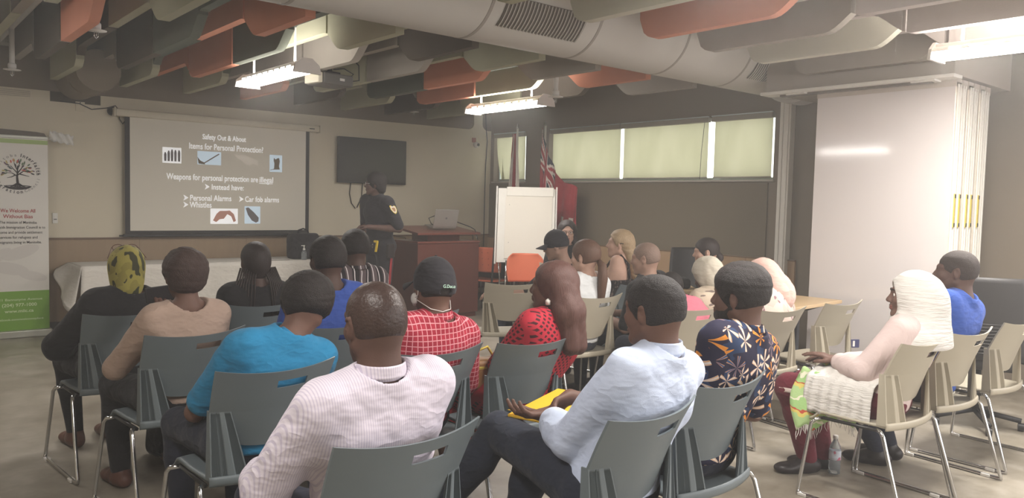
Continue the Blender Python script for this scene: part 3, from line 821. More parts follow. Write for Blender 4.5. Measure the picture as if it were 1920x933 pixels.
# ---------------------------------------------------------------- sprinklers
M_pipe = flat('pipe_white', srgb(214, 210, 204), .5)
def sprinkler(x, y, z, top, label, feed=None):
    t = thing('sprinkler', label, 'sprinkler', (x, y, z), 0, 'ceiling sprinklers')
    k = MB(); k.tube([(0, 0, .06), (0, 0, top - z)], .022, 12); k.build('drop_pipe', M_pipe, t, True)
    k = MB(); k.lathe([(.022, .035), (.034, .045), (.034, .075), (.026, .085)], n=12); k.build('fitting', M_pipe, t, True)
    k = MB(); k.lathe([(.001, .022), (.07, .026), (.07, .029), (.001, .034)], n=20); k.build('escutcheon', M_pipe, t, True)
    k = MB(); k.tube([(-.012, 0, .02), (-.012, 0, -.015), (0, 0, -.03), (.012, 0, -.015), (.012, 0, .02)], .003, 6); k.tube([(0, 0, .02), (0, 0, -.02)], .003, 6); k.build('frame_arm', M_chrome, t, True)
    if feed:
        k = MB(); k.tube(feed, .034, 12); k.build('feed_pipe', M_pipe, t, True)
    return t
sprinkler(1.10, 8.32, 2.53, 3.36, 'white sprinkler drop at the far left near the front wall', [(0, 1.0, .42), (0, -.0, .42), (0, -3.6, .42)])
sprinkler(1.36, 6.35, 2.62, 3.36, 'sprinkler drop hanging in front of the bright orange baffle')
sprinkler(5.6, 8.72, 2.60, 3.36, 'small sprinkler stub near the front wall, between television and corner')
sprinkler(4.95, 5.32, 2.43, 3.36, 'white sprinkler drop right of the front right hanging light')
# ---------------------------------------------------------------- hanging lights
M_tube = emis('lamp_tube', (1, .95, .90, 1), 22)
M_fix = flat('fixture_white', srgb(222, 216, 210), .4)
def light(x, y, z, label, power=34, warm=(1, .95, .89)):
    t = thing('hanging_light', label, 'light', (x, y, z), 0, 'hanging strip lights')
    L = .60
    k = MB(); k.box((-.04, -L, .045), (.04, L, .075), .004); k.build('housing', M_fix, t)
    k = MB(); n = 12
    k.sheet(lambda u, v: (-.095 * math.cos(PI * v), -L + .012 + (2 * L - .024) * u, .012 - .042 * math.sin(PI * v)), 1, n, (0, 0, .004)); k.build('lens', M_tube, t, True)
    for sx in (-1, 1):
        k = MB(); k.sheet(lambda u, v: (sx * (.04 + .058 * v), -L + .01 + (2 * L - .02) * u, .050 - .033 * v * v), 1, 5, (0, 0, .003)); rfl = k.build('reflector', M_fix, t)
        k = MB()
        for q in range(9): y = -L + .14 + q * .115; k.box((sx * .088 - .004, y - .035, .018), (sx * .088 + .004, y + .035, .034), .002)
        k.build('glow_slots', M_tube, rfl)
    for sy in (-1, 1):
        k = MB(); k.prism([(-.115, -.03), (-.10, .035), (-.04, .085), (.04, .085), (.10, .035), (.115, -.03)], .02, 'y', sy * L - .01); k.build('end_cap', M_fix, t)
    for q in (-.38, .45):
        k = MB(); k.tube([(0, q, .07), (0, q, ZC - z)], .009, 8); k.build('hanging_rod', M_pipe, t, True)
    la = bpy.data.lights.new('lamp_light', 'AREA'); la.shape = 'RECTANGLE'; la.size = .20; la.size_y = 1.15; la.energy = power; la.color = warm
    lo = bpy.data.objects.new('lamp_light', la); COL.objects.link(lo); lo.parent = t; lo.location = (0, 0, -.035)
    lb = bpy.data.lights.new('lamp_uplight', 'AREA'); lb.shape = 'RECTANGLE'; lb.size = .10; lb.size_y = 1.15; lb.energy = power * .45; lb.color = warm
    lo2 = bpy.data.objects.new('lamp_uplight', lb); COL.objects.link(lo2); lo2.parent = t; lo2.location = (0, 0, .085); lo2.rotation_euler = (PI, 0, 0)
    return t
light(2.70, 6.33, 2.47, 'lit hanging strip light beside the ceiling projector', 24)
light(5.25, 6.38, 2.47, 'lit hanging strip light in front of the flags and windows', 32)
light(5.30, 1.55, 2.47, 'glaring lit hanging strip light at the right, before the whiteboard', 88)
light(0.15, 6.33, 2.47, 'hanging strip light left of the picture', 9)
for x, e_ in ((.15, 24), (2.75, 48)): light(x, 1.55, 2.47, 'hanging strip light over the back rows', e_)
for x, e_ in ((.15, 14), (2.75, 36), (5.3, 60)): light(x, -2.4, 2.47, 'hanging strip light behind the camera', e_)
# ================================================================ FRONT OF THE ROOM
# ---- projector on the ceiling
pj = thing('projector', 'dark grey ceiling projector hanging behind the front left light', 'projector', (3.34, 6.62, 2.55), math.radians(8))
k = MB(); k.box((-.15, -.13, -.05), (.17, .15, .05), .012); k.build('case', flat('projector_grey', srgb(96, 92, 88), .5), pj)
k = MB(); k.box((-.152, -.10, -.03), (-.145, .05, .03)); k.build('side_vent', M_black, pj)
k = MB(); k.lathe([(.04, 0), (.04, .02), (.03, .022)], n=20, M=Matrix.Translation((-.05, .15, 0)) @ Matrix.Rotation(-PI / 2, 4, 'X')); k.build('lens', M_black, pj, autosm=.6)
k = MB(); k.box((-.20, -.12, -.045), (-.155, .10, .045), .006); k.build('exhaust_grille', flat('pale_grille', srgb(226, 220, 200), .5), pj)
k = MB(); k.box((.02, -.1348, -.01), (.07, -.13, .012)); k.build('nameplate', M_pipe, pj)
k = MB(); k.tube([(0, 0, .05), (0, 0, ZC - 2.55)], .022, 12); k.box((-.07, -.07, .05), (.07, .07, .075), .005); k.build('ceiling_mount', M_darkm, pj)
k = MB(); k.tube([(.15, -.1, 0), (.24, -.12, .02), (.25, -.1, .16), (.1, -.06, .3)], .006, 6); k.tube([(.16, -.05, .02), (.22, -.06, .08), (.12, -.05, .12), (.02, -.03, .10)], .006, 6); k.build('cable', M_black, pj, True)
# ---- projection screen
sx0, sx1, sz0, sz1 = 2.277, 4.444, 1.012, 2.31
sc = thing('projection_screen', 'pull-down projection screen showing the safety slide', 'projection screen', (3.4, YF - .10, 0))
def SX(x): return x - 3.4
k = MB(); k.box((SX(sx0), -.004, sz0 + .02), (SX(sx1), .0, 2.325)); k.build('screen_border', flat('screen_black', srgb(48, 46, 46), .7), sc)
def screenmat():
    t = NT('screen_cloth'); t.base(srgb(206, 200, 186), .8); t.b.inputs['Emission Color'].default_value = srgb(170, 166, 156); t.b.inputs['Emission Strength'].default_value = .06; return t.m  # weak emission stands in for projector light on the cloth
k = MB(); k.box((SX(2.328), -.007, 1.067), (SX(4.395), -.004, 2.325)); scr = k.build('screen_surface', screenmat(), sc)
k = MB(); k.box((SX(sx0) - .10, -.055, 2.315), (SX(sx1) + .12, .06, 2.395), .018); k.box((SX(sx0) - .115, -.058, 2.31), (SX(sx0) - .10, .062, 2.40), .004); k.box((SX(sx1) + .12, -.058, 2.31), (SX(sx1) + .135, .062, 2.40), .004); k.build('housing', flat('housing_cream', srgb(206, 198, 178), .5), sc, autosm=.6)
k = MB(); k.box((SX(4.42), -.057, 2.345), (SX(4.49), -.055, 2.357)); k.build('maker_plate', M_black, sc)
k = MB(); k.box((SX(sx0) - .02, -.014, 1.0), (SX(sx1) + .02, .012, 1.03), .004); k.tube([(SX(sx0) - .06, 0, 1.012), (SX(sx0) - .02, 0, 1.012)], .01, 8); k.tube([(SX(sx1) + .02, 0, 1.012), (SX(sx1) + .05, 0, 1.012)], .01, 8); k.build('bottom_bar', M_black, sc)
M_light = emis('projected_white', (.94, .95, .96, 1), .38)
M_blue = emis('projected_blue', srgb(196, 214, 228), .34)
M_pgrey = flat('projected_grey', srgb(120, 116, 118), .8); M_pbr = flat('projected_brown', srgb(118, 106, 92), .8)
M_pred = emis('projected_red', srgb(186, 138, 122), .12); M_ppale = emis('projected_pale', srgb(206, 198, 186), .15)
SM = frame((0, -.0085, 0), (1, 0, 0), (0, 0, 1))
# the picture on the screen: positions in metres on the wall plane
def W(txt, x0, x1, z, size, bold=.012): return (txt, SX(x0), z, size, 'LEFT', 0, bold, x1 - x0)
for it in [
    W('Safety Out & About', 3.109, 3.622, 2.130, .086, .03), W('Items for Personal Protection?', 2.955, 3.832, 2.012, .098),
    W('Weapons for personal protection are', 2.711, 3.774, 1.652, .098), W('illegal', 3.789, 3.961, 1.652, .098),
    W('Instead have:', 3.212, 3.593, 1.548, .092), W('Personal Alarms', 2.966, 3.443, 1.415, .094), W('Whistles', 2.966, 3.215, 1.335, .094), W('Car fob alarms', 3.612, 4.04, 1.412, .094),
]: writing('slide_text', [it], M_light, scr, SM)
k = MB(); k.box((SX(3.789), -.0092, 1.636), (SX(3.961), -.0085, 1.642)); k.build('underline', M_light, scr)
for (x, z) in ((3.136, 1.545), (2.894, 1.412), (2.894, 1.332), (3.541, 1.409)):
    k = MB(); X = SX(x); k.prism([(X, z), (X + .055, z + .034), (X, z + .068), (X + .018, z + .034)], .0008, 'y', -.0092); k.build('bullet_arrow', M_light, scr)
def pict(name, x0, z0, x1, z1, mat):
    k = MB(); k.box((SX(x0), -.0092, z0), (SX(x1), -.0085, z1)); return k.build(name, mat, scr)
def shape(par, name, pts, mat, y=-.0100):
    k = MB(); k.prism([(SX(a), b) for a, b in pts], .0006, 'y', y); return k.build(name, mat, par)
p = pict('spray_can_picture', 2.667, 1.835, 2.872, 2.010, M_light)
for q, (x, h) in enumerate(((2.685, .10), (2.722, .12), (2.758, .135), (2.795, .13), (2.835, .13))):
    shape(p, 'spray_can', [(x, 1.855), (x + .024, 1.855), (x + .026, 1.855 + h * .75), (x + .018, 1.855 + h), (x + .006, 1.855 + h), (x - .002, 1.855 + h * .75)], M_pgrey)
p = pict('club_picture', 3.052, 1.836, 3.325, 1.990, M_blue)
shape(p, 'hand_shape', [(3.052, 1.92), (3.085, 1.88), (3.13, 1.86), (3.14, 1.838), (3.065, 1.845)], M_pbr); shape(p, 'stick_shape', [(3.11, 1.848), (3.298, 1.972), (3.306, 1.962), (3.12, 1.84)], M_pbr, -.0104)
shape(scr, 'knife_hand_picture', [(3.463, 1.985), (3.53, 1.965), (3.60, 1.975), (3.70, 1.94), (3.773, 1.915), (3.773, 1.852), (3.71, 1.875), (3.67, 1.85), (3.62, 1.86), (3.57, 1.905), (3.52, 1.93)], M_ppale)
p = pict('stun_device_picture', 3.919, 1.787, 4.08, 1.995, M_blue)
shape(p, 'device_shape', [(3.975, 1.96), (3.995, 1.94), (4.015, 1.955), (4.04, 1.96), (4.05, 1.92), (4.04, 1.86), (4.05, 1.82), (3.93, 1.812), (3.93, 1.804), (3.975, 1.825), (3.98, 1.89), (3.97, 1.93)], M_pbr)
p = pict('whistle_picture', 3.202, 1.145, 3.526, 1.325, M_light)
shape(p, 'whistle_shape', [(3.23, 1.185), (3.27, 1.26), (3.31, 1.298), (3.38, 1.30), (3.43, 1.305), (3.48, 1.26), (3.505, 1.18), (3.475, 1.165), (3.445, 1.235), (3.40, 1.26), (3.36, 1.205), (3.31, 1.20), (3.27, 1.165)], M_pred)
p = pict('key_fob_picture', 3.609, 1.148, 3.804, 1.358, M_blue)
shape(p, 'key_fob_shape', [(3.622, 1.335), (3.655, 1.345), (3.725, 1.285), (3.785, 1.22), (3.78, 1.175), (3.75, 1.16), (3.70, 1.185), (3.65, 1.255)], M_pgrey)
# ---- television
tv = thing('television', 'large black wall-mounted television, switched off', 'television', (5.37, YF - .06, 0))
k = MB(); k.box((-.52, -.05, 1.688), (.52, .0, 2.292), .008); k.build('case', M_black, tv)
k = MB(); k.box((-.505, -.053, 1.712), (.505, -.049, 2.278)); k.build('glass', flat('tv_glass', srgb(52, 49, 48), .22, 0, .6, var=0), tv)
k = MB(); k.box((-.15, 0, 1.85), (.15, .048, 2.1)); k.build('wall_bracket', M_darkm, tv)
k = MB()
k.tube([(-.30, .02, 1.69), (-.31, .03, 1.55), (-.28, .03, 1.42), (-.22, .03, 1.35)], .006, 6); k.tube([(-.12, .02, 1.69), (-.13, .03, 1.5), (-.20, .03, 1.36)], .006, 6); k.build('cable', M_black, tv, True)
# ---- small wall fittings
def plate(name, label, cat, x, z, w_, h_, mat, y=None, d=.012):
    o = thing(name, label, cat, (x, (y or YF - .012), z)); k = MB(); k.box((-w_ / 2, -d, -h_ / 2), (w_ / 2, 0, h_ / 2), .003); k.build('cover_plate', mat, o); return o
o = plate('thermostat', 'small white wall switch beside the banner', 'wall switch', 1.615, 1.20, .05, .11, M_white)
k = MB(); k.box((-.012, -.017, -.016), (.014, -.012, -.008)); k.build('button', M_black, o)
o = plate('power_outlet', 'white electrical outlet in the wood panelling left of the lectern', 'power outlet', 5.97, .37, .08, .13, M_pipe, YF - .03)
for z in (-.03, .03):
    k = MB(); k.box((-.018, -.0155, z - .018), (.018, -.012, z + .018), .002); kk = k.build('socket', M_white, o); k = MB(); k.box((-.008, -.0165, z - .008), (-.004, -.0155, z + .008)); k.box((.004, -.0165, z - .008), (.008, -.0165 + .001, z + .008)); k.build('slots', M_black, kk)
o = plate('junction_plate', 'blank cream wall plate under the dark opening, left of the screen', 'wall plate', 1.86, 2.39, .09, .10, M_cream)
k = MB(); k.lathe([(.006, 0), (.006, .008)], n=8, M=Matrix.Translation((0, -.012, .04)) @ Matrix.Rotation(PI / 2, 4, 'X')); k.build('screw', M_black, o)
o = plate('alarm_box', 'small red and white alarm fitting by the front corner', 'alarm', 7.13, 2.40, .07, .07, flat('dull_red', srgb(170, 110, 96), .6))
k = MB(); k.lathe([(.045, 0), (.045, .03), (.03, .05), (.005, .055)], n=20, M=Matrix.Translation((.03, -.012, -.07)) @ Matrix.Rotation(PI / 2, 4, 'X')); k.build('dome', M_pipe, o, True)
k = MB(); k.lathe([(.022, 0), (.022, .008), (.01, .012)], n=16, M=Matrix.Translation((.035, -.066, -.07)) @ Matrix.Rotation(PI / 2, 4, 'X')); k.build('lens', M_black, o, True)
o = thing('security_camera', 'dark dome camera with dangling cable at the screen housing corner', 'security camera', (2.17, YF - .012, 2.37))
k = MB(); k.lathe([(.05, 0), (.05, .02), (.035, .055), (.01, .07)], n=20, M=Matrix.Rotation(PI / 2, 4, 'X')); k.build('dome', M_darkm, o, True)
k = MB(); k.tube([(-.5, -.01, .06), (-.32, -.015, .05), (-.2, -.012, .0), (-.05, -.01, .03), (.03, -.03, .06), (.06, -.03, .02), (.07, -.03, -.08), (.10, -.03, -.13), (.14, -.03, -.08)], .006, 6); k.build('cable', M_black, o, True)
o = MB().tube([(7.34, YF - .02, 2.86), (7.35, YF - .02, 2.6), (7.38, YF - .02, 2.4), (7.36, YF - .02, 2.05), (7.33, YF - .05, 1.7), (7.33, YF - .05, 1.2), (7.32, YF - .06, .8)], .007, 6).build('cable', M_black, None, True); tag(o, 'black cable running down the wall in the front corner', 'cable')
o = MB().tube([(6.28, YF - .05, .4), (6.0, YF - .06, .42), (5.97, YF - .06, .75), (5.93, YF - .055, .95), (5.7, YF - .06, .99)], .005, 6).build('cable', M_black, None, True); tag(o, 'thin black cable rising from the outlet beside the officer', 'cable')
def tapemat():
    t = NT('clear_tape'); t.base((.9, .9, .88, 1), .15); t.b.inputs['Alpha'].default_value = .5; t.bump(t.noise(60, 4), 1.0, .01); return t.m
random.seed(3)
o = MB().sheet(lambda u, v: (1.53 + .22 * u, 9.215 + .02 * math.sin(u * 17 + v * 5) - .02 * v, 2.00 + .10 * v - .04 * u + .008 * math.sin(u * 23 + v * 9)), 16, 6, (0, .003, 0)).build('packing_tape', tapemat(), None, True); tag(o, 'crumpled strip of clear packing tape stuck beside the banner top', 'tape')
# ---- banner
bx0, bx1 = .985, 1.515
bn = thing('rollup_banner', 'white and green roll-up banner of the council with a tree emblem', 'banner', ((bx0 + bx1) / 2, 9.2, 0)); BWd = (bx1 - bx0) / 2
k = MB(); k.box((-BWd - .01, -.06, .0), (BWd + .02, .07, .075), .012); k.build('base_cassette', flat('banner_silver', srgb(176, 176, 164), .4, .4), bn)
M_ban = flat('banner_white', srgb(214, 210, 202), .55, var=.01)
M_lime = flat('banner_green', srgb(118, 162, 58), .55, var=.04); M_lime2 = flat('banner_pale_green', srgb(158, 180, 112), .55)
k = MB(); k.box((-BWd, -.004, .06), (BWd, .0, 2.02)); sh_ = k.build('banner_sheet', M_ban, bn)
k = MB(); k.box((-BWd, -.0055, .075), (BWd, -.004, .47)); k.build('green_band', M_lime, sh_)
k = MB(); k.box((-BWd, -.0055, 1.95), (BWd, -.004, 1.992)); k.build('green_line', M_lime2, sh_)
k = MB(); k.box((-BWd - .01, -.012, 2.0), (BWd + .005, .012, 2.032), .006); k.build('top_rail', flat('banner_silver', srgb(176, 176, 164)), bn)
k = MB(); k.prism([(-BWd - .01, 2.03), (BWd - .01, 2.03), (BWd - .03, 2.065), (BWd - .1, 2.075), (-BWd, 2.09)], .02, 'y', -.01); k.build('top_pocket', flat('pocket_dark', srgb(96, 88, 80), .7), bn)
k = MB(); k.tube([(0, .04, .05), (0, .03, 2.03)], .012, 8); k.build('pole', M_darkm, bn, True)
M_ink = flat('ink_dark', srgb(46, 40, 42), .7, var=0); M_inkg = flat('ink_grey', srgb(112, 108, 106), .7, var=0)
M_inkr = flat('ink_red', srgb(176, 82, 84), .7, var=0); M_inkw = flat('ink_white', srgb(214, 226, 186), .7, var=0)
BMx = frame((0, -.0062, 0), (1, 0, 0), (0, 0, 1)); tcx, tcz = .0, 1.655
deg = math.radians
writing('emblem_light_text', arc_text('Manitoba', tcx, tcz, .178, deg(176), deg(-11.5), .043) + arc_text('Council Inc.', tcx, tcz, .190, deg(292), deg(8.4), .040, 0, True), M_inkg, sh_, BMx)
writing('emblem_bold_text', arc_text('Interfaith', tcx, tcz, .178, deg(80), deg(-9.0), .048, .05) + arc_text('Immigration', tcx, tcz, .190, deg(184), deg(9.6), .046, .05, True), M_ink, sh_, BMx)
k = MB(); T = lambda x, z: (tcx + x, -.006, tcz + z)
k.tube([T(0, -.10), T(-.004, -.04), T(.0, .02), T(.0, .075)], [.013, .009, .006, .003], 6)
for (x0_, z0_, x1_, z1_, x2_, z2_) in ((-.002, -.03, -.05, .0, -.095, .0), (0, -.02, .05, .02, .095, .015), (0, .0, -.035, .04, -.06, .075), (0, .0, .035, .05, .055, .085), (0, .03, .01, .07, .02, .11), (-.02, -.02, -.05, -.04, -.09, -.05), (.02, -.01, .06, -.02, .10, -.03), (0, .03, -.02, .07, -.03, .11)):
    k.tube([T(x0_, z0_), T(x1_, z1_), T(x2_, z2_)], [.006, .004, .002], 5)
for q in range(7):
    a = -1 + q / 3.0; k.tube([T(0, -.10), T(a * .04, -.125), T(a * .105, -.128 - .022 * (1 - a * a))], [.008, .006, .003], 5)
k.prism([(tcx - .12, tcz - .125)] + [(tcx + .12 * math.cos(t_), tcz - .125 - .042 * math.sin(t_)) for t_ in [PI - PI * q / 10 for q in range(11)]] + [(tcx + .06, tcz - .140), (tcx, tcz - .128), (tcx - .06, tcz - .140)], .001, 'y', -.0065)
k.build('tree_trunk', M_ink, sh_)
random.seed(11); cols = [srgb(70, 66, 66), srgb(90, 112, 84), srgb(196, 96, 84), srgb(176, 160, 96), srgb(110, 82, 100), srgb(84, 92, 92)]
lv = [MB() for _ in cols]
for q in range(44):
    a = random.uniform(-.35, PI + .35); r = random.uniform(.05, .135); x = r * math.cos(a) * 1.0; z = .02 + r * math.sin(a) * .9
    ang = a + random.uniform(-.4, .4); L, Wd = random.uniform(.014, .021), .007
    pts = [(x + L * math.cos(t_) * math.cos(ang) - Wd * math.sin(t_) * math.sin(ang), z + L * math.cos(t_) * math.sin(ang) + Wd * math.sin(t_) * math.cos(ang)) for t_ in [2 * PI * w_ / 10 for w_ in range(10)]]
    lv[q % 6].prism([(tcx + a_, tcz + b_) for a_, b_ in pts], .001, 'y', -.0065 - .0002 * (q % 5))
for i, l_ in enumerate(lv): l_.build('tree_leaves', flat('leaf_ink_%d' % i, cols[i], .7, var=0), sh_)
# large pale leaf shapes printed low on the banner
for q_, (x, z, L, ang) in enumerate( ((.02, .86, .17, .35), (-.08, .70, .17, -.2), (.12, .62, .13, -.25), (-.18, .82, .14, .6))):
    pts = [(x + L * math.cos(t_) * math.cos(ang) - L * .36 * math.sin(t_) * math.sin(ang), z + L * math.cos(t_) * math.sin(ang) + L * .36 * math.sin(t_) * math.cos(ang)) for t_ in [2 * PI * w_ / 20 for w_ in range(20)]]
    pts = [(max(-BWd, min(BWd, a_)), b_) for a_, b_ in pts]
    k = MB(); k.prism(pts, .0004, 'y', -.0046 - .0005 * q_); k.build('leaf_print', flat('print_pale', srgb(204, 199, 192), .6, var=0), sh_)
def L_(t_, w_, z_, sz, bd=.01): return (t_, -w_ / 2, z_, sz, 'LEFT', 0, bd, w_)
writing('welcome_text', [L_('We Welcome All', .30, 1.262, .052, .03), L_('Without Bias', .255, 1.205, .052, .03)], M_inkr, sh_, BMx)
for it in [L_(t_, w_, 1.150 - .050 * i, .038) for i, (t_, w_) in enumerate((('The mission of Manitoba', .32), ('Interfaith Immigration Council is to', .465), ('welcome and provide settlement', .42), ('services for refugees and', .33), ('immigrants living in Manitoba.', .40)))]: writing('mission_text', [it], M_ink, sh_, BMx)
writing('address_text', [L_('521 Bannatyne Avenue', .40, .375, .032), L_('(204) 977-1000', .30, .315, .046, .03), L_('www.miic.ca', .25, .255, .044, .03), L_('facebook.com/welcomeplace', .42, .175, .030)], M_inkw, sh_, BMx)
# ---- long table with a white cloth
tt = thing('folding_table', 'long folding table hidden under the white tablecloth before the screen', 'table', (3.0, 8.98, 0))
k = MB(); k.box((-1.25, -.30, .70), (1.25, .30, .735), .006); k.build('tabletop', M_pipe, tt)
for sx in (-1.1, 1.1):
    for sy in (-.24, .24):
        k = MB(); k.tube([(sx, sy, .70), (sx, sy, 0.0)], .014, 8); k.build('leg', M_darkm, tt, True)
def clothfn(u, v):
    # u along the length, v from the wall edge over the top and down the front
    x = -1.29 + 2.62 * u
    fold = .012 * math.sin(u * 21) + .008 * math.sin(u * 47 + 1)
    if v < .45: return (x, .31 - .62 * v / .45, .7385)
    w_ = (v - .45) / .55
    return (x - (.0 if u > .03 else .03 * w_), -.315 - fold * w_ * 2 - .02 * w_, .7385 - .56 * w_)
tcl = thing('tablecloth', 'white tablecloth with the council name printed on its front drop', 'tablecloth', (3.0, 8.98, 0))
M_clo = cloth('white_tablecloth', srgb(208, 203, 194), .15, .03)
k = MB(); k.sheet(clothfn, 70, 20, lambda u, v: (0, -.003, .003)); k.build('front_drop', M_clo, tcl, True)
k = MB()
def endfn(u, v):
    # hanging end at the left: sags towards a point like a folded corner
    y = -.33 + .66 * u; z = .7385 - v * (.46 - .40 * u)
    return (-1.29 - .10 * v - .05 * math.sin(u * PI) * v - .03 * math.sin(u * 9) * v, y - .10 * v * (u < .3), z)
k.sheet(endfn, 14, 12, (-.003, 0, .001)); k.build('end_drop', M_clo, tcl, True)
TM = frame((0, -.362, 0), (1, 0, 0), (0, 0, 1))
writing('cloth_print', arc_text('Manitoba', .62, .37, .20, deg(168), deg(-13.5), .075, 0) + arc_text('Interfaith', .62, .37, .20, deg(54), deg(-9), .075, .03), M_inkg, tcl, TM)
# things on that table
o = thing('sanitizer_bottle', 'clear hand sanitizer bottle with a white pump beside the backpack', 'sanitizer bottle', (4.09, 8.62 + .10, .7385))
M_clear = NT('clear_plastic'); M_clear.base((.86, .92, .95, 1), .08); M_clear.b.inputs['Transmission Weight'].default_value = .85; M_clear.b.inputs['IOR'].default_value = 1.25; M_clear = M_clear.m
k = MB(); k.lathe([(.028, 0), (.032, .01), (.032, .09), (.014, .115), (.012, .12)], n=20); k.build('bottle', M_clear, o, True)
k = MB(); k.lathe([(.014, .12), (.014, .135), (.006, .14), (.006, .165), (.012, .168), (.012, .176)], n=14); k.box((-.035, -.006, .166), (.006, .006, .176), .002); k.build('pump', M_white, o)
o = thing('papers', 'thin dark folder lying on the white tablecloth', 'folder', (3.75, 8.78, .742))
k = MB(); k.box((-.16, -.06, 0), (.16, .06, .006), .002); k.build('cover', flat('folder_brown', srgb(110, 100, 88), .7), o); k = MB(); k.box((-.155, -.055, .006), (.155, .058, .009)); k.build('paper_sheets', M_pipe, o)
# black backpack standing on a chair height box beside table end
bp = thing('backpack', 'big black backpack standing on the table end beside the sanitizer', 'backpack', (4.16, 8.90, .7385 - .0))
F = Field(); F.bx((0, 0, .155), (.135, .055, .11), .045); F.bx((0, -.075, .10), (.10, .02, .06), .03, .03); F.wr(.003, 40, 2); F.cut((0, 0, -1), 0.0)
mesh_field(F, .008, 'bag_body', cloth('black_nylon', srgb(40, 38, 40), .3), bp)
k = MB(); k.tube([(-.07, 0, .305), (-.06, 0, .345), (0, 0, .365), (.06, 0, .345), (.07, 0, .305)], .010, 8); k.build('carry_handle', MATS['black_nylon'], bp, True)
k = MB(); k.box((-.03, -.066, .262), (.03, -.058, .288), .003); k.build('label_patch', flat('patch_grey', srgb(150, 150, 148), .6), bp)
k = MB(); k.tube([(-.12, -.03, .25), (-.13, -.11, .14), (-.12, -.09, .02)], .012, 6); k.tube([(.12, -.03, .25), (.13, -.11, .14), (.12, -.09, .02)], .012, 6); k.build('shoulder_strap', MATS['black_nylon'], bp, True)
# ---- lectern
M_mah = wood('mahogany', srgb(104, 58, 49), 'z', 1.2, .35, cc=.10); M_mah2 = wood('mahogany_top', srgb(118, 68, 58), 'x', 1.2, .3, cc=.1)
lc = thing('lectern', 'reddish mahogany lectern with a slanted reading desk', 'lectern', (5.68, 8.28, 0), math.radians(2))
k = MB(); k.box((-.46, -.27, .0), (.46, .27, .06)); k.build('plinth', M_mah, lc)
k = MB(); k.box((-.48, -.29, .06), (.48, .29, .955), .004); k.build('cabinet', M_mah, lc)
k = MB(); k.box((-.49, -.30, .955), (.49, .30, .98), .004); k.build('cabinet_top', M_mah2, lc)
k = MB(); k.box((-.25, -.17, .98), (.25, .17, 1.085)); k.build('riser', M_mah, lc)
k = MB(); k.prism([(-.30, 1.06), (-.30, 1.085), (.27, 1.155), (.27, 1.128)], .98, 'x', -.49); k.build('reading_desk', M_mah2, lc)
k = MB(); k.tube([(.44, -.2, 1.10), (.45, -.2, .99)], .006, 6); k.build('cable', M_black, lc, True)
lp = thing('laptop', 'open silver laptop seen from behind on the lectern', 'laptop', (5.72, 8.26, 1.150), math.radians(-8))
k = MB(); k.box((-.165, -.14, 0), (.165, .10, .016), .004, Matrix.Rotation(deg(6), 4, 'X')); b_ = k.build('keyboard_base', flat('laptop_silver', srgb(172, 168, 162), .35, .5), lp)
k = MB(); k.box((-.165, -.006, 0), (.165, .006, .235), .004, Matrix.Translation((0, -.145, .0)) @ Matrix.Rotation(deg(18), 4, 'X')); b_ = k.build('screen_lid', MATS['laptop_silver'], lp)
k = MB(); k.lathe([(.014, 0), (.014, .001)], n=16, M=Matrix.Translation((0, -.145, .0)) @ Matrix.Rotation(deg(18), 4, 'X') @ Matrix.Translation((0, -.0065, .12)) @ Matrix.Rotation(PI / 2, 4, 'X')); k.build('emblem', flat('emblem_grey', srgb(120, 118, 116), .3, .4), b_)
k = MB(); k.tube([(5.62, 8.2, 1.165), (5.52, 8.15, 1.19), (5.50, 8.18, 1.26), (5.60, 8.2, 1.29), (5.85, 8.18, 1.24), (6.1, 8.1, 1.15), (6.13, 8.05, 1.12), (6.14, 8.0, .99)], .006, 6); o = k.build('cable', M_black, None, True); tag(o, 'black cable arching over the lectern in front of the laptop', 'cable')
# ---- desk and two orange chairs behind the easel
dk = thing('side_desk', 'light wood desk in the corner behind the easel', 'desk', (7.0, 8.92, 0))
k = MB(); k.box((-.55, -.32, .71), (.42, .38, .74), .004); k.build('desktop', wood('desk_maple', srgb(176, 140, 100), 'x', 1.2), dk)
for sx in (-.5, .37):
    k = MB(); k.box((sx - .02, -.28, 0), (sx + .02, .34, .71)); k.build('side_panel', wood('desk_dark', srgb(86, 50, 40), 'z'), dk)
k = MB(); k.box((-.5, .30, .2), (.37, .32, .71)); k.build('modesty_panel', MATS['desk_dark'], dk)
o = thing('desk_speaker', 'round black speaker on the corner desk beside the lectern', 'speaker', (6.72, 8.80, .74))
k = MB(); k.lathe([(.045, 0), (.06, .03), (.065, .09), (.05, .14), (.02, .155)], n=20); k.build('body', M_black, o, True); k = MB(); k.lathe([(.03, 0), (.03, .004)], n=16, M=Matrix.Translation((0, -.06, .08)) @ Matrix.Rotation(PI / 2, 4, 'X')); k.build('speaker_cone', M_darkm, o)
M_or = flat('orange_seat', srgb(204, 106, 74), .6)
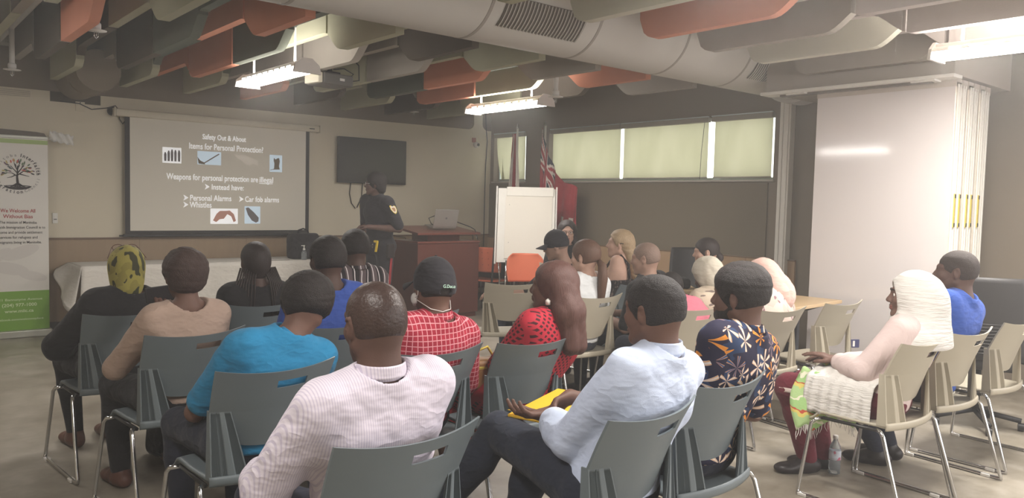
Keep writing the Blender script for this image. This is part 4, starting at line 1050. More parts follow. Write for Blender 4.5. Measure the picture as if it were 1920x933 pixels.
def ochair(x, y, rz, label, holes=False):
    t = thing('orange_chair', label, 'chair', (x, y, 0), rz, 'orange side chairs')
    k = MB(); k.sheet(lambda u, v: (-.22 + .44 * u, -.2 + .42 * v, .45 + .012 * (2 * u - 1) ** 2 - .02 * sm((v - .8) * 5)), 10, 10, (0, 0, -.018)); k.build('seat', M_or, t, True)
    def bk(u, v):
        z = .56 + .33 * v; wd = .20 + .02 * math.sin(v * PI) - .05 * max(0, v - .75) * 4 * (v - .75) / .25
        return ((2 * u - 1) * wd, -.215 - .06 * v + .05 * (2 * u - 1) ** 2, z)
    k = MB(); k.sheet(bk, 14, 14, (0, .014, 0)); bo = k.build('backrest', M_or, t, True)
    k = MB()
    for zz in (.66, .74, .82):
        for xx in (-.1, -.02, .06, .13):
            u = (xx / .21 + 1) / 2; v = (zz - .56) / .33; p_ = Vector(bk(u, v)); k.lathe([(.006, 0), (.006, .002)], n=8, M=Matrix.Translation(p_ + Vector((0, -.0005, 0))) @ Matrix.Rotation(PI / 2, 4, 'X'))
    k.build('air_holes', flat('hole_shade', srgb(130, 58, 42), .9), bo)
    for sx in (-1, 1):
        k = MB(); k.tube([(sx * .215, -.29, .80), (sx * .225, -.24, .5), (sx * .235, -.30, 0.012)], .011, 8); k.build('leg', M_chrome, t, True)
        k = MB(); k.tube([(sx * .225, -.24, .44), (sx * .22, .15, .43), (sx * .235, .25, .012)], .011, 8); k.build('leg', M_chrome, t, True)
    return t
ochair(6.50, 8.16, deg(-62), 'orange chair turned sideways beside the lectern')
ochair(5.88, 6.72, deg(146), 'orange chair with perforated back standing against the easel')
# ---- easel flip chart
es = thing('flipchart_easel', 'white flip chart easel with a blank paper pad', 'easel', (6.31, 7.26, 0), math.radians(-43))
tl = math.radians(-9)
ME = Matrix.Translation((0, 0, .74)) @ Matrix.Rotation(tl, 4, 'X')
k = MB(); k.box((-.355, 0, 0), (.355, .015, .93), .004, ME); k.build('board', M_white, es)
k = MB(); k.box((-.26, -.012, .05), (.32, -.002, .83), .001, ME); pd = k.build('paper_pad', flat('paper', srgb(226, 220, 208), .8, var=.01), es)
k = MB(); k.box((-.25, -.02, .83), (.335, -.001, .945), .006, ME); k.build('clamp_bar', flat('clamp_white', srgb(228, 224, 214), .5), es)
k = MB()
for (x, z) in ((-.25, .72), (-.25, .25)): k.lathe([(.004, 0), (.004, .002)], n=8, M=ME @ Matrix.Translation((x + .04, -.013, z)) @ Matrix.Rotation(PI / 2, 4, 'X'))
k.build('punch_marks', M_black, pd)
k = MB(); k.box((-.38, -.03, -.02), (-.36, .03, .95), .003, ME); k.box((.36, -.03, -.0), (.38, .03, .95), .003, ME); k.build('side_rail', M_pipe, es)
for sx in (-1, 1):
    k = MB(); k.tube([tuple(ME @ Vector((sx * .35, .03, .90))), (sx * .42, -.16, .012)], .014, 8); k.build('leg', M_darkm, es, True)
k = MB(); k.tube([tuple(ME @ Vector((0, .04, .90))), (0, .55, .012)], .014, 8); k.build('leg', M_darkm, es, True)
k = MB(); k.box((-.3, -.06, -.012), (.3, .0, .0), .003, ME); k.build('pen_tray', M_darkm, es)
o = thing('easel_marker', 'brown marker lying in the easel tray', 'marker', (6.27, 7.215, .668), math.radians(-43)); k = MB(); k.tube([(-.05, 0, .01), (.05, 0, .01)], .008, 8); k.build('barrel', flat('marker_brown', srgb(130, 80, 56), .5), o, True); k = MB(); k.tube([(.05, 0, .01), (.08, 0, .01)], .0088, 8); k.build('cap', M_black, o, True)
# ---- flags
M_pole = flat('flag_pole_white', srgb(214, 208, 196), .4)
M_fred = cloth('flag_red', srgb(158, 56, 62), .2); M_fwh = cloth('flag_white', srgb(216, 208, 198), .2); M_fbl = cloth('flag_navy', srgb(52, 54, 68), .2); M_fgr = cloth('flag_green', srgb(70, 84, 70), .2)
def flagpole(x, y, label, top=2.52):
    t = thing('flag_stand', label, 'flag pole', (x, y, 0), 0, 'flag poles')
    k = MB(); k.lathe([(.17, 0), (.17, .02), (.06, .05), (.03, .10), (.016, .12)], n=24); k.build('base', M_darkm, t, True)
    k = MB(); k.tube([(0, 0, .08), (0, 0, top)], .014, 10); k.build('pole', M_pole, t, True)
    k = MB(); k.lathe([(.02, top), (.022, top + .01), (.01, top + .02), (.018, top + .04), (.006, top + .065), (.001, top + .085)], n=14); k.build('finial', M_chrome, t, True)
    return t
flagpole(7.16, 8.46, 'flag pole carrying the red and white flag, left of the two')
flagpole(7.16, 7.88, 'flag pole carrying the red ensign, right of the two')
def seg(px, pz, x0_, z0_, x1_, z1_):
    dx, dz = x1_ - x0_, z1_ - z0_; t_ = max(0, min(1, ((px - x0_) * dx + (pz - z0_) * dz) / (dx * dx + dz * dz)))
    return math.hypot(px - x0_ - t_ * dx, pz - z0_ - t_ * dz)
def ensign(u, v):
    # u 0..1 hoist to fly, v 0..1 top to bottom; canton in the upper hoist quarter
    if u < .5 and v < .5:
        a, b = u * 2, v * 2; x, z = a * 2, b
        if abs(x - 1) < .10 or abs(z - .5) < .09: return 0
        if abs(x - 1) < .17 or abs(z - .5) < .155: return 1
        d = min(seg(x, z, 0, 0, 2, 1), seg(x, z, 0, 1, 2, 0))
        if d < .045: return 0
        if d < .11: return 1
        return 2
    if abs(u - .76) < .09 and .50 < v < .86:
        if v < .59: return 1 if abs(u - .76) > .03 else 0
        return 3 if (u + v * .7) % .14 > .05 else 1
    return 0
def flag(name, label, x, y, P, cf, mats, nu=90, nv=70):
    o = MB(); us = nu; 
    vs = [Vector(P(i / nu, j / nv)) for j in range(nv + 1) for i in range(nu + 1)]
    fs = []; mi = []
    for j in range(nv):
        for i in range(nu):
            fs.append((j * (nu + 1) + i, j * (nu + 1) + i + 1, (j + 1) * (nu + 1) + i + 1, (j + 1) * (nu + 1) + i)); mi.append(cf((i + .5) / nu, (j + .5) / nv))
    o.v = [tuple(v) for v in vs]; o.f = fs; o.mi = mi
    b = o.build(name, mats, None, True); b.location = (x, y, 0); tag(b, label, 'flag', None)
    s_ = b.modifiers.new('thickness', 'SOLIDIFY'); s_.thickness = .003
    return b
def ensignP(u, v):
    # hangs from the pole; the fly falls forward to the right (towards -y) and down
    top = [(0, 2.50), (.07, 2.30), (.14, 2.10), (.26, 1.90), (.45, 1.76), (.62, 1.73), (.68, 1.68)]
    bot = [(-.01, 1.55), (.04, 1.30), (.12, 1.10), (.24, .95), (.40, .88), (.58, .86), (.68, .95)]
    t_ = u * 6; i = min(5, int(t_)); f = t_ - i; f = f * f * (3 - 2 * f) * .5 + f * .5
    a = (lerp(top[i][0], top[i + 1][0], f), lerp(top[i][1], top[i + 1][1], f)); b = (lerp(bot[i][0], bot[i + 1][0], f), lerp(bot[i][1], bot[i + 1][1], f))
    y = lerp(a[0], b[0], v); z = lerp(a[1], b[1], v)
    return (-.03 - .035 * math.sin(u * 26 + v * 3) * (.3 + .7 * v) - .02 * math.sin(u * 11), -y, z)
flag('ensign_flag', 'red ensign flag with a union canton draped from its pole', 7.14, 7.88, ensignP, ensign, [M_fred, M_fwh, M_fbl, M_fgr])
def canP(u, v):
    wdt = .045 + .20 * v; z = 2.44 - 1.5 * v
    return (-.03 - .03 * math.sin(u * 30) * (.3 + v), .12 * v + .035 - (.04 + wdt) * u - .015 * math.sin(u * 30 + 1.5), z + .1 * u * v)
def canF(u, v):
    if u < .12: return 1
    if u < .52: return 0 if not (.40 < u + .05 * math.sin(v * 40) and .55 < v < .7) else 1
    if u < .80: return 1 if u < .60 and v < .2 else 0
    return 1
flag('draped_flag', 'red and white flag hanging in narrow folds from its pole', 7.14, 8.46, canP, lambda u, v: (1 if u < .30 and v > .25 - u else (0 if u < .74 else 1)), [M_fred, M_fwh])
# ================================================================ STACKING CHAIRS
def plastic(name, c):
    t = NT(name); t.bump(t.noise(300, 2), .10, .001)
    return t.base(t.mix(t.noise(4, 2), mul(c, .97), mul(c, 1.03)), .42, 0, .45)
M_cg = plastic('grey_plastic', srgb(106, 115, 119)); M_cb = plastic('beige_plastic', srgb(176, 168, 150))
def yb(x, z): return float(np.interp(z, [.45, .55, .69, .78, .86], [-.20, -.215, -.250, -.284, -.318])) + (x / .235) ** 2 * float(np.interp(z, [.5, .69, .86], [.07, .072, .05]))
def yf(x, z):
    t = (z - .445) / (.695 - .445); return lerp(-.250 + .042 * (x / .235) ** 2, yb(x, .695), max(0, min(1, t)))
def inner(z): return float(np.interp(z, [.44, .69], [.100, .160]))
def make_chair(mat, name='stacking_chair'):
    t = thing(name, '', 'chair')
    def up(u, v):
        X = 2 * u - 1; z0 = .69; zt = .838 + .022 * abs(X) ** 2.2
        z = z0 + (zt - z0) * v; x = X * lerp(.226, .236, v); return (x, yb(x, z), z)
    NU, NV = 38, 20
    def hole(u, v):
        x = (2 * u - 1) * .232; z = .69 + (.845 - .69) * v; return -.008 < x < .105 and .775 < z < .803
    k = MB(); k.sheet(up, NU, NV, (0, .009, 0), hole)
    def lo(u, v):
        X = 2 * u - 1; zbm = .556 - .014 * (1 - X * X) + .02 * max(0, abs(X) - .8) * 5 * .5
        z = zbm + (.692 - zbm) * v; x = X * (inner(z) + .003); return (x, lerp(yb(x, z) + .012, yb(x, z), v), z)
    k.sheet(lo, 22, 10, (0, .009, 0)); bk = k.build('backrest', mat, t, autosm=math.radians(50))
    for s in (-1, 1):
        k = MB()
        def fin(u, v):
            z = .445 + (.694 - .445) * v; x = s * lerp(inner(z), lerp(.232, .227, v), u)
            groove = 0 if (u < .06 or u > .94 or v < .03 or v > .97 or .36 < u < .54) else (.009 if int(u * 44) % 2 else .0015)
            return (x, yf(x, z) + groove, z)
        k.sheet(fin, 44, 26, (0, .007, 0)); k.build('side_fin', mat, t)
        k = MB(); k.sheet(lambda u, v: (s * lerp(.232, .226, v), yf(.232, .445 + .25 * v) + .05 * u * (1 - .5 * v), .445 + .25 * v), 4, 10, (-s * .006, 0, 0)); k.build('side_flange', mat, t)
    def seat(u, v):
        X = 2 * u - 1; ya = -.250 + .042 * X * X; yc = .225 - .03 * X ** 4
        y = lerp(ya, yc, v); z = .447 - .010 * (1 - X * X) * math.sin(PI * min(1, v * 1.1)) - .045 * sm((v - .82) / .18) ** 1.3
        return (X * (.235 - .012 * abs(v - .5)), y, z)
    k = MB(); k.sheet(seat, 22, 26, lambda u, v: (0, 0, -.013)); k.build('seat', mat, t, True)
    def rim(u, v):
        X = 2 * u - 1; return (X * .237, -.254 + .042 * X * X - .004 * math.sin(v * PI), .425 + .036 * v)
    k = MB(); k.sheet(rim, 22, 4, (0, .008, 0)); k.build('seat_rim', mat, t, True)
    for s in (-1, 1):
        P_ = [(s * .245, -.17, .425), (s * .268, -.20, .425), (s * .272, -.215, .405), (s * .285, -.33, .03), (s * .287, -.335, .012), (s * .29, -.31, .010), (s * .295, .17, .010), (s * .295, .205, .014), (s * .292, .203, .04), (s * .262, .165, .385), (s * .255, .15, .405), (s * .22, .13, .412)]
        k = MB(); k.tube(P_, .0098, 8); k.build('sled_leg', M_chrome, t, True)
        k = MB(); k.tube([(s * .22, .13, .412), (s * .235, -.17, .42)], .009, 6); k.build('seat_rail', M_darkm, t, True)
        for y in (-.28, .15): k = MB(); k.box((s * .292 - .014, y, 0.0), (s * .292 + .014, y + .05, .018), .004); k.build('glide', M_pipe, t)
    return t
CHG = make_chair(M_cg); CHB = make_chair(M_cb)
CH = {}
used = set()
def chair(key, proto, mx, my, h, label, group, seat=None):
    if proto.name in used: r = dup(proto)
    else: r = proto; used.add(proto.name)
    a = math.radians(h); r.location = (mx - math.sin(a) * .305, my + math.cos(a) * .305, 0); r.rotation_euler = (0, 0, a)
    if seat: r.location = (seat[0], seat[1], 0)
    r['label'] = label; r['group'] = group; CH[key] = (r.location[0], r.location[1], a); return r
G1, G2 = 'grey stacking chairs of the left block', 'beige stacking chairs of the right block'
chair('C1', CHG, 0, 0, 5, 'grey stacking chair under the woman in the yellow-green headscarf', G1, (1.09, 4.72))
chair('C2', CHG, 0, 0, 6, 'grey stacking chair under the woman in the beige blouse', G1, (1.17, 3.93))
chair('C3', CHG, 0, 0, 2, 'grey stacking chair under the man in the turquoise polo', G1, (1.19, 3.03))
chair('C4', CHG, 0, 0, 2, 'nearest grey stacking chair, under the man in the pinstriped white shirt', G1, (1.13, 2.02))
chair('C5', CHG, 0, 0, 0, 'grey stacking chair under the woman with long black braids', G1, (1.84, 4.72))
chair('C6', CHG, 0, 0, 0, 'grey stacking chair under the man in the royal blue shirt, front left block', G1, (1.85, 3.80))
chair('C7', CHG, 0, 0, 2, 'grey stacking chair under the man in the red checked shirt', G1, (1.88, 2.97))
chair('C8', CHG, 0, 0, 0, 'grey stacking chair under the woman in the red cut-out dress', G1, (2.40, 2.92))
chair('C9', CHG, 0, 0, 6, 'grey stacking chair under the man with the yellow envelope', G1, (1.86, 1.80))
chair('C10', CHG, 0, 0, 2, 'grey stacking chair under the bearded man in the floral shirt', G1, (2.44, 1.91))
chair('C13', CHG, 2.42, 3.62, -8, 'empty grey stacking chair in front of the red checked shirt', G1)
chair('C6b', CHG, 0, 0, 0, 'grey stacking chair under the man in the black striped shirt', G1, (2.50, 4.72))
chair('C11', CHB, 0, 0, -2, 'beige stacking chair under the woman in white with the ponytail', G2, (3.94, 4.00))
chair('C12', CHB, 3.93, 4.62, -24, 'empty beige stacking chair beside the long-haired woman in red', G2)
chair('C14', CHB, 0, 0, -8, 'beige stacking chair behind the bearded man, at the table', G2, (4.51, 2.92))
chair('C15', CHB, 0, 0, -2, 'empty beige stacking chair pushed up to the table before the whiteboard', G2, (5.20, 2.88))
chair('C16', CHB, 0, 0, -2, 'beige stacking chair under the woman in the white shawl', G2, (4.02, 1.87))
chair('C17', CHB, 0, 0, -4, 'beige stacking chair under the man in the blue t-shirt', G2, (4.60, 1.86))
chair('C18', CHB, 0, 0, -2, 'empty beige stacking chair at the right edge of the picture', G2, (5.30, 1.85))
chair('C20', CHB, 4.02, 2.95, -14, 'beige stacking chair between the bearded man and the child in pink', G2)
chair('C19', CHG, 4.84, 4.18, 20, 'dark stacking chair under the blonde woman', G1)
# ================================================================ PEOPLE
SK = {'deep': skin('skin_deep', srgb(78, 58, 51)), 'dark': skin('skin_dark', srgb(92, 69, 61)), 'brown': skin('skin_brown', srgb(108, 80, 69)), 'tan': skin('skin_tan', srgb(160, 128, 112)), 'fair': skin('skin_fair', srgb(188, 152, 134))}
H_blk = hairmat('hair_black', srgb(38, 32, 31), (70, 70, 70), .55, True)
H_grey = hairmat('hair_salt', srgb(46, 42, 42), (60, 60, 60), .65, True, .4)
H_shav = hairmat('hair_shaved', srgb(62, 48, 44), (90, 90, 90), .38, False, .2)
H_brn = hairmat('hair_brown', srgb(96, 70, 56), (240, 240, 12), .55)
H_red = hairmat('hair_auburn', srgb(88, 60, 54), (260, 260, 10), .5)
H_bld = hairmat('hair_blonde', srgb(168, 144, 114), (260, 260, 12), .5)
H_lbr = hairmat('hair_light_brown', srgb(128, 106, 94), (120, 120, 120), .6, False, .2)
H_silk = hairmat('hair_dark_straight', srgb(48, 38, 36), (240, 240, 12), .55)
M_jean = cloth('dark_denim', srgb(50, 54, 66), .4); M_blkc = cloth('black_cloth', srgb(40, 38, 40), .3); M_navy = cloth('navy_trousers', srgb(44, 46, 58), .3)
M_bshoe = flat('black_shoe', srgb(42, 36, 36), .4); M_brs = flat('brown_shoe', srgb(96, 62, 50), .45); M_mar = cloth('maroon_cloth', srgb(104, 38, 50), .25)
def pin_shirt():
    t = NT('pinstripe_shirt'); x, y, z = t.xyz()
    c = t.mix(t.stripes(x, 150, .38), srgb(216, 208, 218), srgb(196, 187, 204)); t.bump(t.math('SUBTRACT', 0, t.math('ABSOLUTE', t.math('SUBTRACT', t.noise(5.5, 3, t.scaled((1, 1, 1.9)), .5), .5))), .55, .05); return t.base(c, .8, 0, .15)
def plaid():
    t = NT('red_check'); x, y, z = t.xyz()
    a = t.stripes(x, 44, .16); b = t.stripes(t.math('SUBTRACT', z, t.math('MULTIPLY', y, .3)), 44, .16); c = t.math('MAXIMUM', a, b)
    big = t.math('MAXIMUM', t.stripes(x, 22, .5), t.stripes(z, 22, .5))
    col = t.mix(c, t.mix(big, srgb(164, 48, 64), srgb(150, 42, 58)), srgb(206, 142, 148)); t.bump(t.noise(220, 2), .15, .002); return t.base(col, .8, 0, .15)
def bars():
    t = NT('black_white_bars'); x, y, z = t.xyz()
    w_ = t.stripes(x, 22, .13); g = t.stripes(t.math('ADD', x, .011), 11, .5)
    return t.base(t.mix(w_, t.mix(g, srgb(44, 40, 42), srgb(92, 80, 82)), srgb(214, 206, 204)), .8, 0, .15)
def floral():
    t = NT('palm_print'); x, y, z = t.xyz()
    vo = t.n('ShaderNodeTexVoronoi'); t.l(t.scaled((11.5, 11.5, 11.5)), vo.inputs['Vector']); vo.inputs['Scale'].default_value = 1
    d = t.n('ShaderNodeVectorMath', operation='SUBTRACT'); t.l(t.scaled((11.5, 11.5, 11.5)), d.inputs[0]); t.l(vo.outputs['Position'], d.inputs[1])
    s = t.n('ShaderNodeSeparateXYZ'); t.l(d.outputs[0], s.inputs[0]); a = t.math('ARCTAN2', s.outputs[0], s.outputs[2])
    ln = t.n('ShaderNodeVectorMath', operation='LENGTH'); t.l(d.outputs[0], ln.inputs[0]); r = ln.outputs['Value']
    pet = t.math('SINE', t.math('ADD', t.math('MULTIPLY', a, 6.0), t.math('MULTIPLY', r, 1.6)))
    m1 = t.math('MULTIPLY', t.math('GREATER_THAN', pet, t.math('ADD', t.math('MULTIPLY', r, .9), .0)), t.math('LESS_THAN', r, .62))
    m1 = t.math('MULTIPLY', m1, t.math('GREATER_THAN', r, .06))
    cs = t.n('ShaderNodeSeparateXYZ'); t.l(vo.outputs['Color'], cs.inputs[0])
    c1 = t.ramp(cs.outputs[0], [(0, srgb(230, 214, 200)), (.34, srgb(222, 140, 50)), (.62, srgb(58, 88, 128)), (.72, srgb(234, 220, 206))], 'CONSTANT')
    edge = t.math('LESS_THAN', t.math('ABSOLUTE', t.math('SUBTRACT', pet, .72)), .12)
    c1 = t.mix(edge, c1, srgb(214, 150, 84))
    bgc = t.mix(t.math('GREATER_THAN', t.noise(14, 1), .60), srgb(44, 42, 62), srgb(52, 66, 96))
    return t.base(t.mix(m1, bgc, c1), .75, 0, .15)
def camo(name, base, spots, sc=12, thr=.56, ratio=(1, 1, .55)):
    t = NT(name); n = t.noise(sc, 1, t.scaled(ratio)); n2 = t.noise(sc * .6, 1)
    c = t.mix(t.math('GREATER_THAN', n2, .52), base, mul(base, .8)); c = t.mix(t.math('GREATER_THAN', n, thr), c, spots)
    t.bump(t.noise(200, 2), .15, .002); return t.base(c, .7, 0, .2)
def lace():
    t = NT('red_cutwork'); x, y, z = t.xyz(); u = t.math('ADD', x, t.math('MULTIPLY', y, .8)); 
    a = t.stripes(t.math('ADD', u, z), 32, .55); b = t.stripes(t.math('SUBTRACT', u, z), 32, .55); hole = t.math('MULTIPLY', a, b)
    hole = t.math('MULTIPLY', hole, t.math('GREATER_THAN', t.noise(7, 1), .47))
    return t.base(t.mix(hole, srgb(182, 46, 62), srgb(70, 30, 36)), .6, 0, .2)
def pleat(name, c, sc=(8, 8, 90), s=.8):
    t = NT(name); n = t.noise(1, 3, t.scaled(sc)); t.bump(n, s, .012); return t.base(t.mix(n, mul(c, .90), c), .85, 0, .15)
SHOE_STD = [(-.03, 1, 0), (.03, 1, 0)]
def seated(key, name, label, head, ypr, **kw):
    x, y, a = CH[key]; return Human(name, label, (x, y), a, head, ypr, **kw)

# -- P4, the nearest man
p = seated('C4', 'person', 'person in a pinstriped white shirt with a shaved head, nearest the camera', (1.10, 1.90, 1.133), (-2, -6, 0), sh=.172, b=1.10, res=.0065, pel=(0, -.03, .53), neck=1.05,
    elb=[(-.25, .03, .68), (.24, .03, .70)], wri=[(-.15, .30, .635), (.13, .31, .64)], hand=[(.7, .6, -.1), (-.7, .6, -.1)])
p.body(SK['dark']); PS = pin_shirt(); p.collar(PS, .042, .064); p.shirt(PS, 1.55, .013, collar=.008, wr=.006, seed=4, loose=.008, low=.50); p.trousers(M_navy); p.shoes(M_bshoe)
p.hair(H_shav, 'short', .0035)
k = MB()
# -- P3 turquoise
t_ = cloth('turquoise_polo', srgb(42, 122, 164), .2)
p = seated('C3', 'person', 'person in a turquoise polo shirt with thick black hair, head tilted down', (1.38, 2.93, 1.040), (-6, -14, 10), sh=.172, b=1.0, nb=(.09, -.14, .905), res=.0065,
    elb=[(-.24, .12, .62), (.26, .15, .62)], wri=[(-.10, .33, .62), (.10, .33, .62)])
p.body(SK['brown']); p.collar(t_, .024, .060); p.shirt(t_, .8, .013, collar=.012, neckcut=.060, wr=.005, seed=7, loose=.008, low=.50); p.trousers(M_navy); p.shoes(M_bshoe)
p.hair(H_blk, 'afro', .026, noise=.002, extra=lambda F, p=p: p.hel(F, (0, -.035, .05), (.092, .105, .085), .03))
# -- P2 beige blouse
t_ = cloth('beige_blouse', srgb(172, 149, 135), .2)
p = seated('C2', 'person', 'person in a beige blouse with dark hair pinned up loosely', (1.185, 3.82, 1.098), (4, 0, -3), sh=.155, b=.95, res=.0075, nb=None, neck=.85,
    elb=[(-.24, .08, .66), (.24, .08, .66)], wri=[(.03, .17, .86), (.09, .22, .64)], hand=[(.1, .5, .85), (-.35, .9, -.15)], ank=[(-.13, .33, .09), (.2, .42, .09)])
p.body(SK['brown']); p.shirt(t_, 1.5, .011, wr=.003, seed=2, neckcut=.085, low=.50); p.trousers(M_blkc); p.shoes(M_brs)
p.hair(hairmat('hair_umber', srgb(66, 50, 45), (60, 60, 60), .6, True), 'bun', .020, noise=.003, low=-.075, extra=lambda F, p=p: (p.hel(F, (0, -.06, .045), (.085, .075, .08), .03), p.hel(F, (.0, -.05, -.03), (.07, .06, .05), .03)))
# -- P1 headscarf
sc1 = camo('leaf_headscarf', srgb(158, 148, 76), srgb(62, 62, 40), 24, .56)
p = seated('C1', 'person', 'person in a black coat and yellow-green leaf patterned headscarf with glasses pushed up', (1.13, 4.62, 1.069), (-6, 0, 0), sh=.165, b=1.08, res=.008,
    elb=[(-.28, .10, .64), (.30, .10, .68)], wri=[(-.14, .30, .62), (.16, .28, .72)], ank=[(-.10, .36, .09), (.1, .40, .09)])
p.body(SK['brown']); p.shirt(M_blkc, 1.9, .018, 'coat', wr=.004, seed=9, collar=.01, loose=.012, low=.40); p.trousers(M_blkc, .008); p.shoes(M_brs)
def scarf(p, mat, o=.02, neck=True, back=(0, -.05, -.10), br=(.085, .085, .10), name='headscarf', faceR=(.058, .07, .082), extra=None, h=.006, wr=.002, low=0):
    F = Field(); p.hel(F, (0, -.016, .03), (.0745 + o, .094 + o, .084 + o), .02); p.hel(F, (0, -.02, -.035), (.07 + o * .8, .075 + o, .08 + o), .04)
    p.hel(F, back, br, .05)
    if extra: extra(F)
    F.wr(wr, 45, 3)
    if low: F.cut((0, 0, -1), -low)
    p.hel(F, (0, .105, -.018), faceR, .012, op='s')
    return mesh_field(F, h, name, mat, p.t)
scarf(p, sc1, .016, br=(.07, .07, .08), back=(0, -.04, -.10))
k = MB(); 
for g in (-1, 1): k.tube([p.wpos((g * .035 + .028 * math.cos(q * PI / 6), .05, .112 + .018 * math.sin(q * PI / 6))) for q in range(12)], .0022, 6, closed=True); k.tube([p.wpos((g * .065, .05, .115)), p.wpos((g * .095, -.03, .06))], .002, 6)
k.build('glasses', M_brs, p.t, True)
# -- P5 braids
p = seated('C5', 'person', 'person all in black with long thin black braids over the shoulders', (1.845, 4.61, 1.085), (0, 0, 0), sh=.165, b=1.02, res=.008)
p.body(SK['deep']); p.shirt(M_blkc, 1.9, .014, wr=.003, seed=5, low=.5); p.trousers(M_blkc); p.shoes(M_bshoe)
p.hair(H_silk, 'braids', .010, low=-.07, extra=lambda F, p=p: p.hel(F, (0, -.06, -.03), (.06, .05, .08), .03))
random.seed(5)
for q in range(16):
    g = -1 if q < 8 else 1; j = q % 8; X = g * (.02 + .012 * j)
    a_ = Vector(p.wpos((X, -.085 + abs(X) * .35, -.03))); b_ = Vector(p.N + p.sp * (.0 - .004 * j)) + Vector((g * (.05 + .018 * j), -.075 + .05 * (j / 8), -.02 - .01 * j)); c_ = b_ + Vector((g * .015, -.025, -.12 - random.random() * .08))
    k = MB(); k.tube([a_, a_.lerp(b_, .5) + Vector((g * .01, -.02, 0)), b_ + Vector((0, -.02, .02)), c_], [.006, .0055, .005, .003], 6); k.build('braid', H_silk, p.t, True)
# -- P6 royal blue
t_ = cloth('royal_blue_shirt', srgb(56, 80, 152), .2)
p = seated('C6', 'person', 'person in a royal blue shirt with black hair, in front of the shaved head', (1.85, 3.68, 1.162), (2, 0, 0), sh=.18, b=1.06, res=.0075)
p.body(SK['deep']); p.shirt(t_, .8, .013, wr=.003, seed=11, low=.5); p.trousers(M_jean); p.shoes(M_bshoe); p.hair(H_blk, 'afro', .014, noise=.0015)
# -- P6b striped
p = seated('C6b', 'person', 'person in a black shirt with white vertical stripes, before the officer', (2.51, 4.60, 1.156), (-4, 0, 0), sh=.175, b=1.02, res=.008)
p.body(SK['deep']); PS = bars(); p.collar(PS, .03); p.shirt(PS, .8, .013, wr=.003, seed=12, low=.5, collar=.005); p.trousers(M_blkc); p.shoes(M_bshoe); p.hair(H_blk, 'afro', .014, noise=.0015)
# -- P7 red check with cap
p = seated('C7', 'person', 'person in a red checked shirt and black cap with an earhook face mask', (1.95, 2.86, 1.094), (-4, -2, 4), sh=.18, b=1.08, res=.007)
p.body(SK['brown']); PS = plaid(); p.collar(PS, .042, .064); p.shirt(PS, .85, .013, collar=.008, wr=.004, seed=14, low=.5, loose=.006); p.trousers(M_jean); p.shoes(M_bshoe); p.hair(H_blk, 'short', .004)
def cap(p, mat, brim=True, back_gap=True, name='cap', o=.014):
    F = Field(); p.hel(F, (0, -.012, .036), (.0745 + o, .094 + o, .092 + o), .02); p.hel(F, (0, -.03, .0), (.070 + o, .075 + o, .06), .03)
    n = unit(V3(0, .10, -1)); F.cut(p.R @ n, float((p.R @ n) @ p.H) + .004 * p.hs + .008)
    if back_gap: p.hel(F, (0, -.125, -.008), (.03, .04, .016), .004, op='s')
    c_ = mesh_field(F, .005, name, mat, p.t)
    k = MB()
    def br(u, v):
        a = (2 * u - 1) * 1.05; r = .085 + .075 * v * math.cos(a * .8); return p.wpos((r * math.sin(a) * .86, .005 + r * math.cos(a) * 1.05, .028 - .016 * v - .03 * (abs(2 * u - 1)) ** 2 * v))
    k.sheet(br, 16, 6, (0, 0, .004)); k.build('brim', mat, c_, True)
    k = MB(); q = p.wpos((0, -.012, .036 + .092 + o)); k.lathe([(.006, -.002), (.006, .003), (.002, .005)], c=q, n=10); k.build('top_button', mat, c_, True)
    return c_
M_cap = cloth('black_cap', srgb(50, 48, 52), .25)
c_ = cap(p, M_cap)
o_ = writing('cap_text', [('G.Doc.ca', 0, 0, .020, 'LEFT', 0, .02, .068)], emis('cap_thread_glow', srgb(190, 225, 205), .02), c_, Matrix.Identity(4))  # faint emission added to brighten the stitched lettering
for v in o_.data.vertices:
    th = (v.co.x - .024) / .10; rr = .011 + v.co.z
    v.co = p.wpos(((.0885 + rr) * math.sin(th), -.012 - (.108 + rr) * math.cos(th), v.co.y + .010))
k = MB()
for g in (-1, 1):
    k.tube([p.wpos((g * .082, .0, .02)), p.wpos((g * .088, -.028, .0)), p.wpos((g * .084, -.02, -.03)), p.wpos((g * .066, .04, -.05))], .0018, 6)
k.tube([p.wpos((-.086, -.012, -.05)), p.wpos((-.05, -.08, -.085)), p.wpos((0, -.098, -.095)), p.wpos((.05, -.08, -.085)), p.wpos((.086, -.012, -.05))], .0018, 6)
k.build('mask_loop', M_pipe, p.t, True)
F = Field(); p.hel(F, (-.064, .040, -.05), (.012, .030, .026), .01); p.hel(F, (-.05, .06, -.06), (.012, .02, .026), .01); mesh_field(F, .004, 'face_mask', M_pipe, p.t)
# -- P8 red dress
p = seated('C8', 'person', 'person in a red cut-out dress with very long auburn hair', (2.60, 2.79, 1.072), (26, 0, 0), sh=.155, b=.98, res=.007, pel=(.12, -.04, .53), neck=.85,
    elb=[(-.17, .02, .68), (.22, .06, .68)], wri=[(-.10, .26, .62), (.1, .32, .62)], knee=[(-.10, .44, .50), (.12, .44, .5)], ank=[(-.02, .42, .09), (.1, .40, .09)])
p.body(SK['brown']); LR = lace(); p.shirt(LR, .95, .012, 'dress_top', wr=.003, seed=15, low=.45, neckcut=.08)
F = Field(); F.el(p.P, (.19, .15, .11), .04); F.rc(p.hip[0], p.K[0], .11, .085, .05); F.rc(p.hip[1], p.K[1], .11, .085, .05); F.rc(p.K[0] + V3(0, 0, -.02), p.K[0] + V3(.02, -.02, -.22), .085, .09, .05); F.rc(p.K[1] + V3(0, 0, -.02), p.K[1] + V3(0, -.02, -.22), .085, .09, .05); F.wr(.006, 25, 4); mesh_field(F, .009, 'skirt', LR, p.t)
p.shoes(M_bshoe)
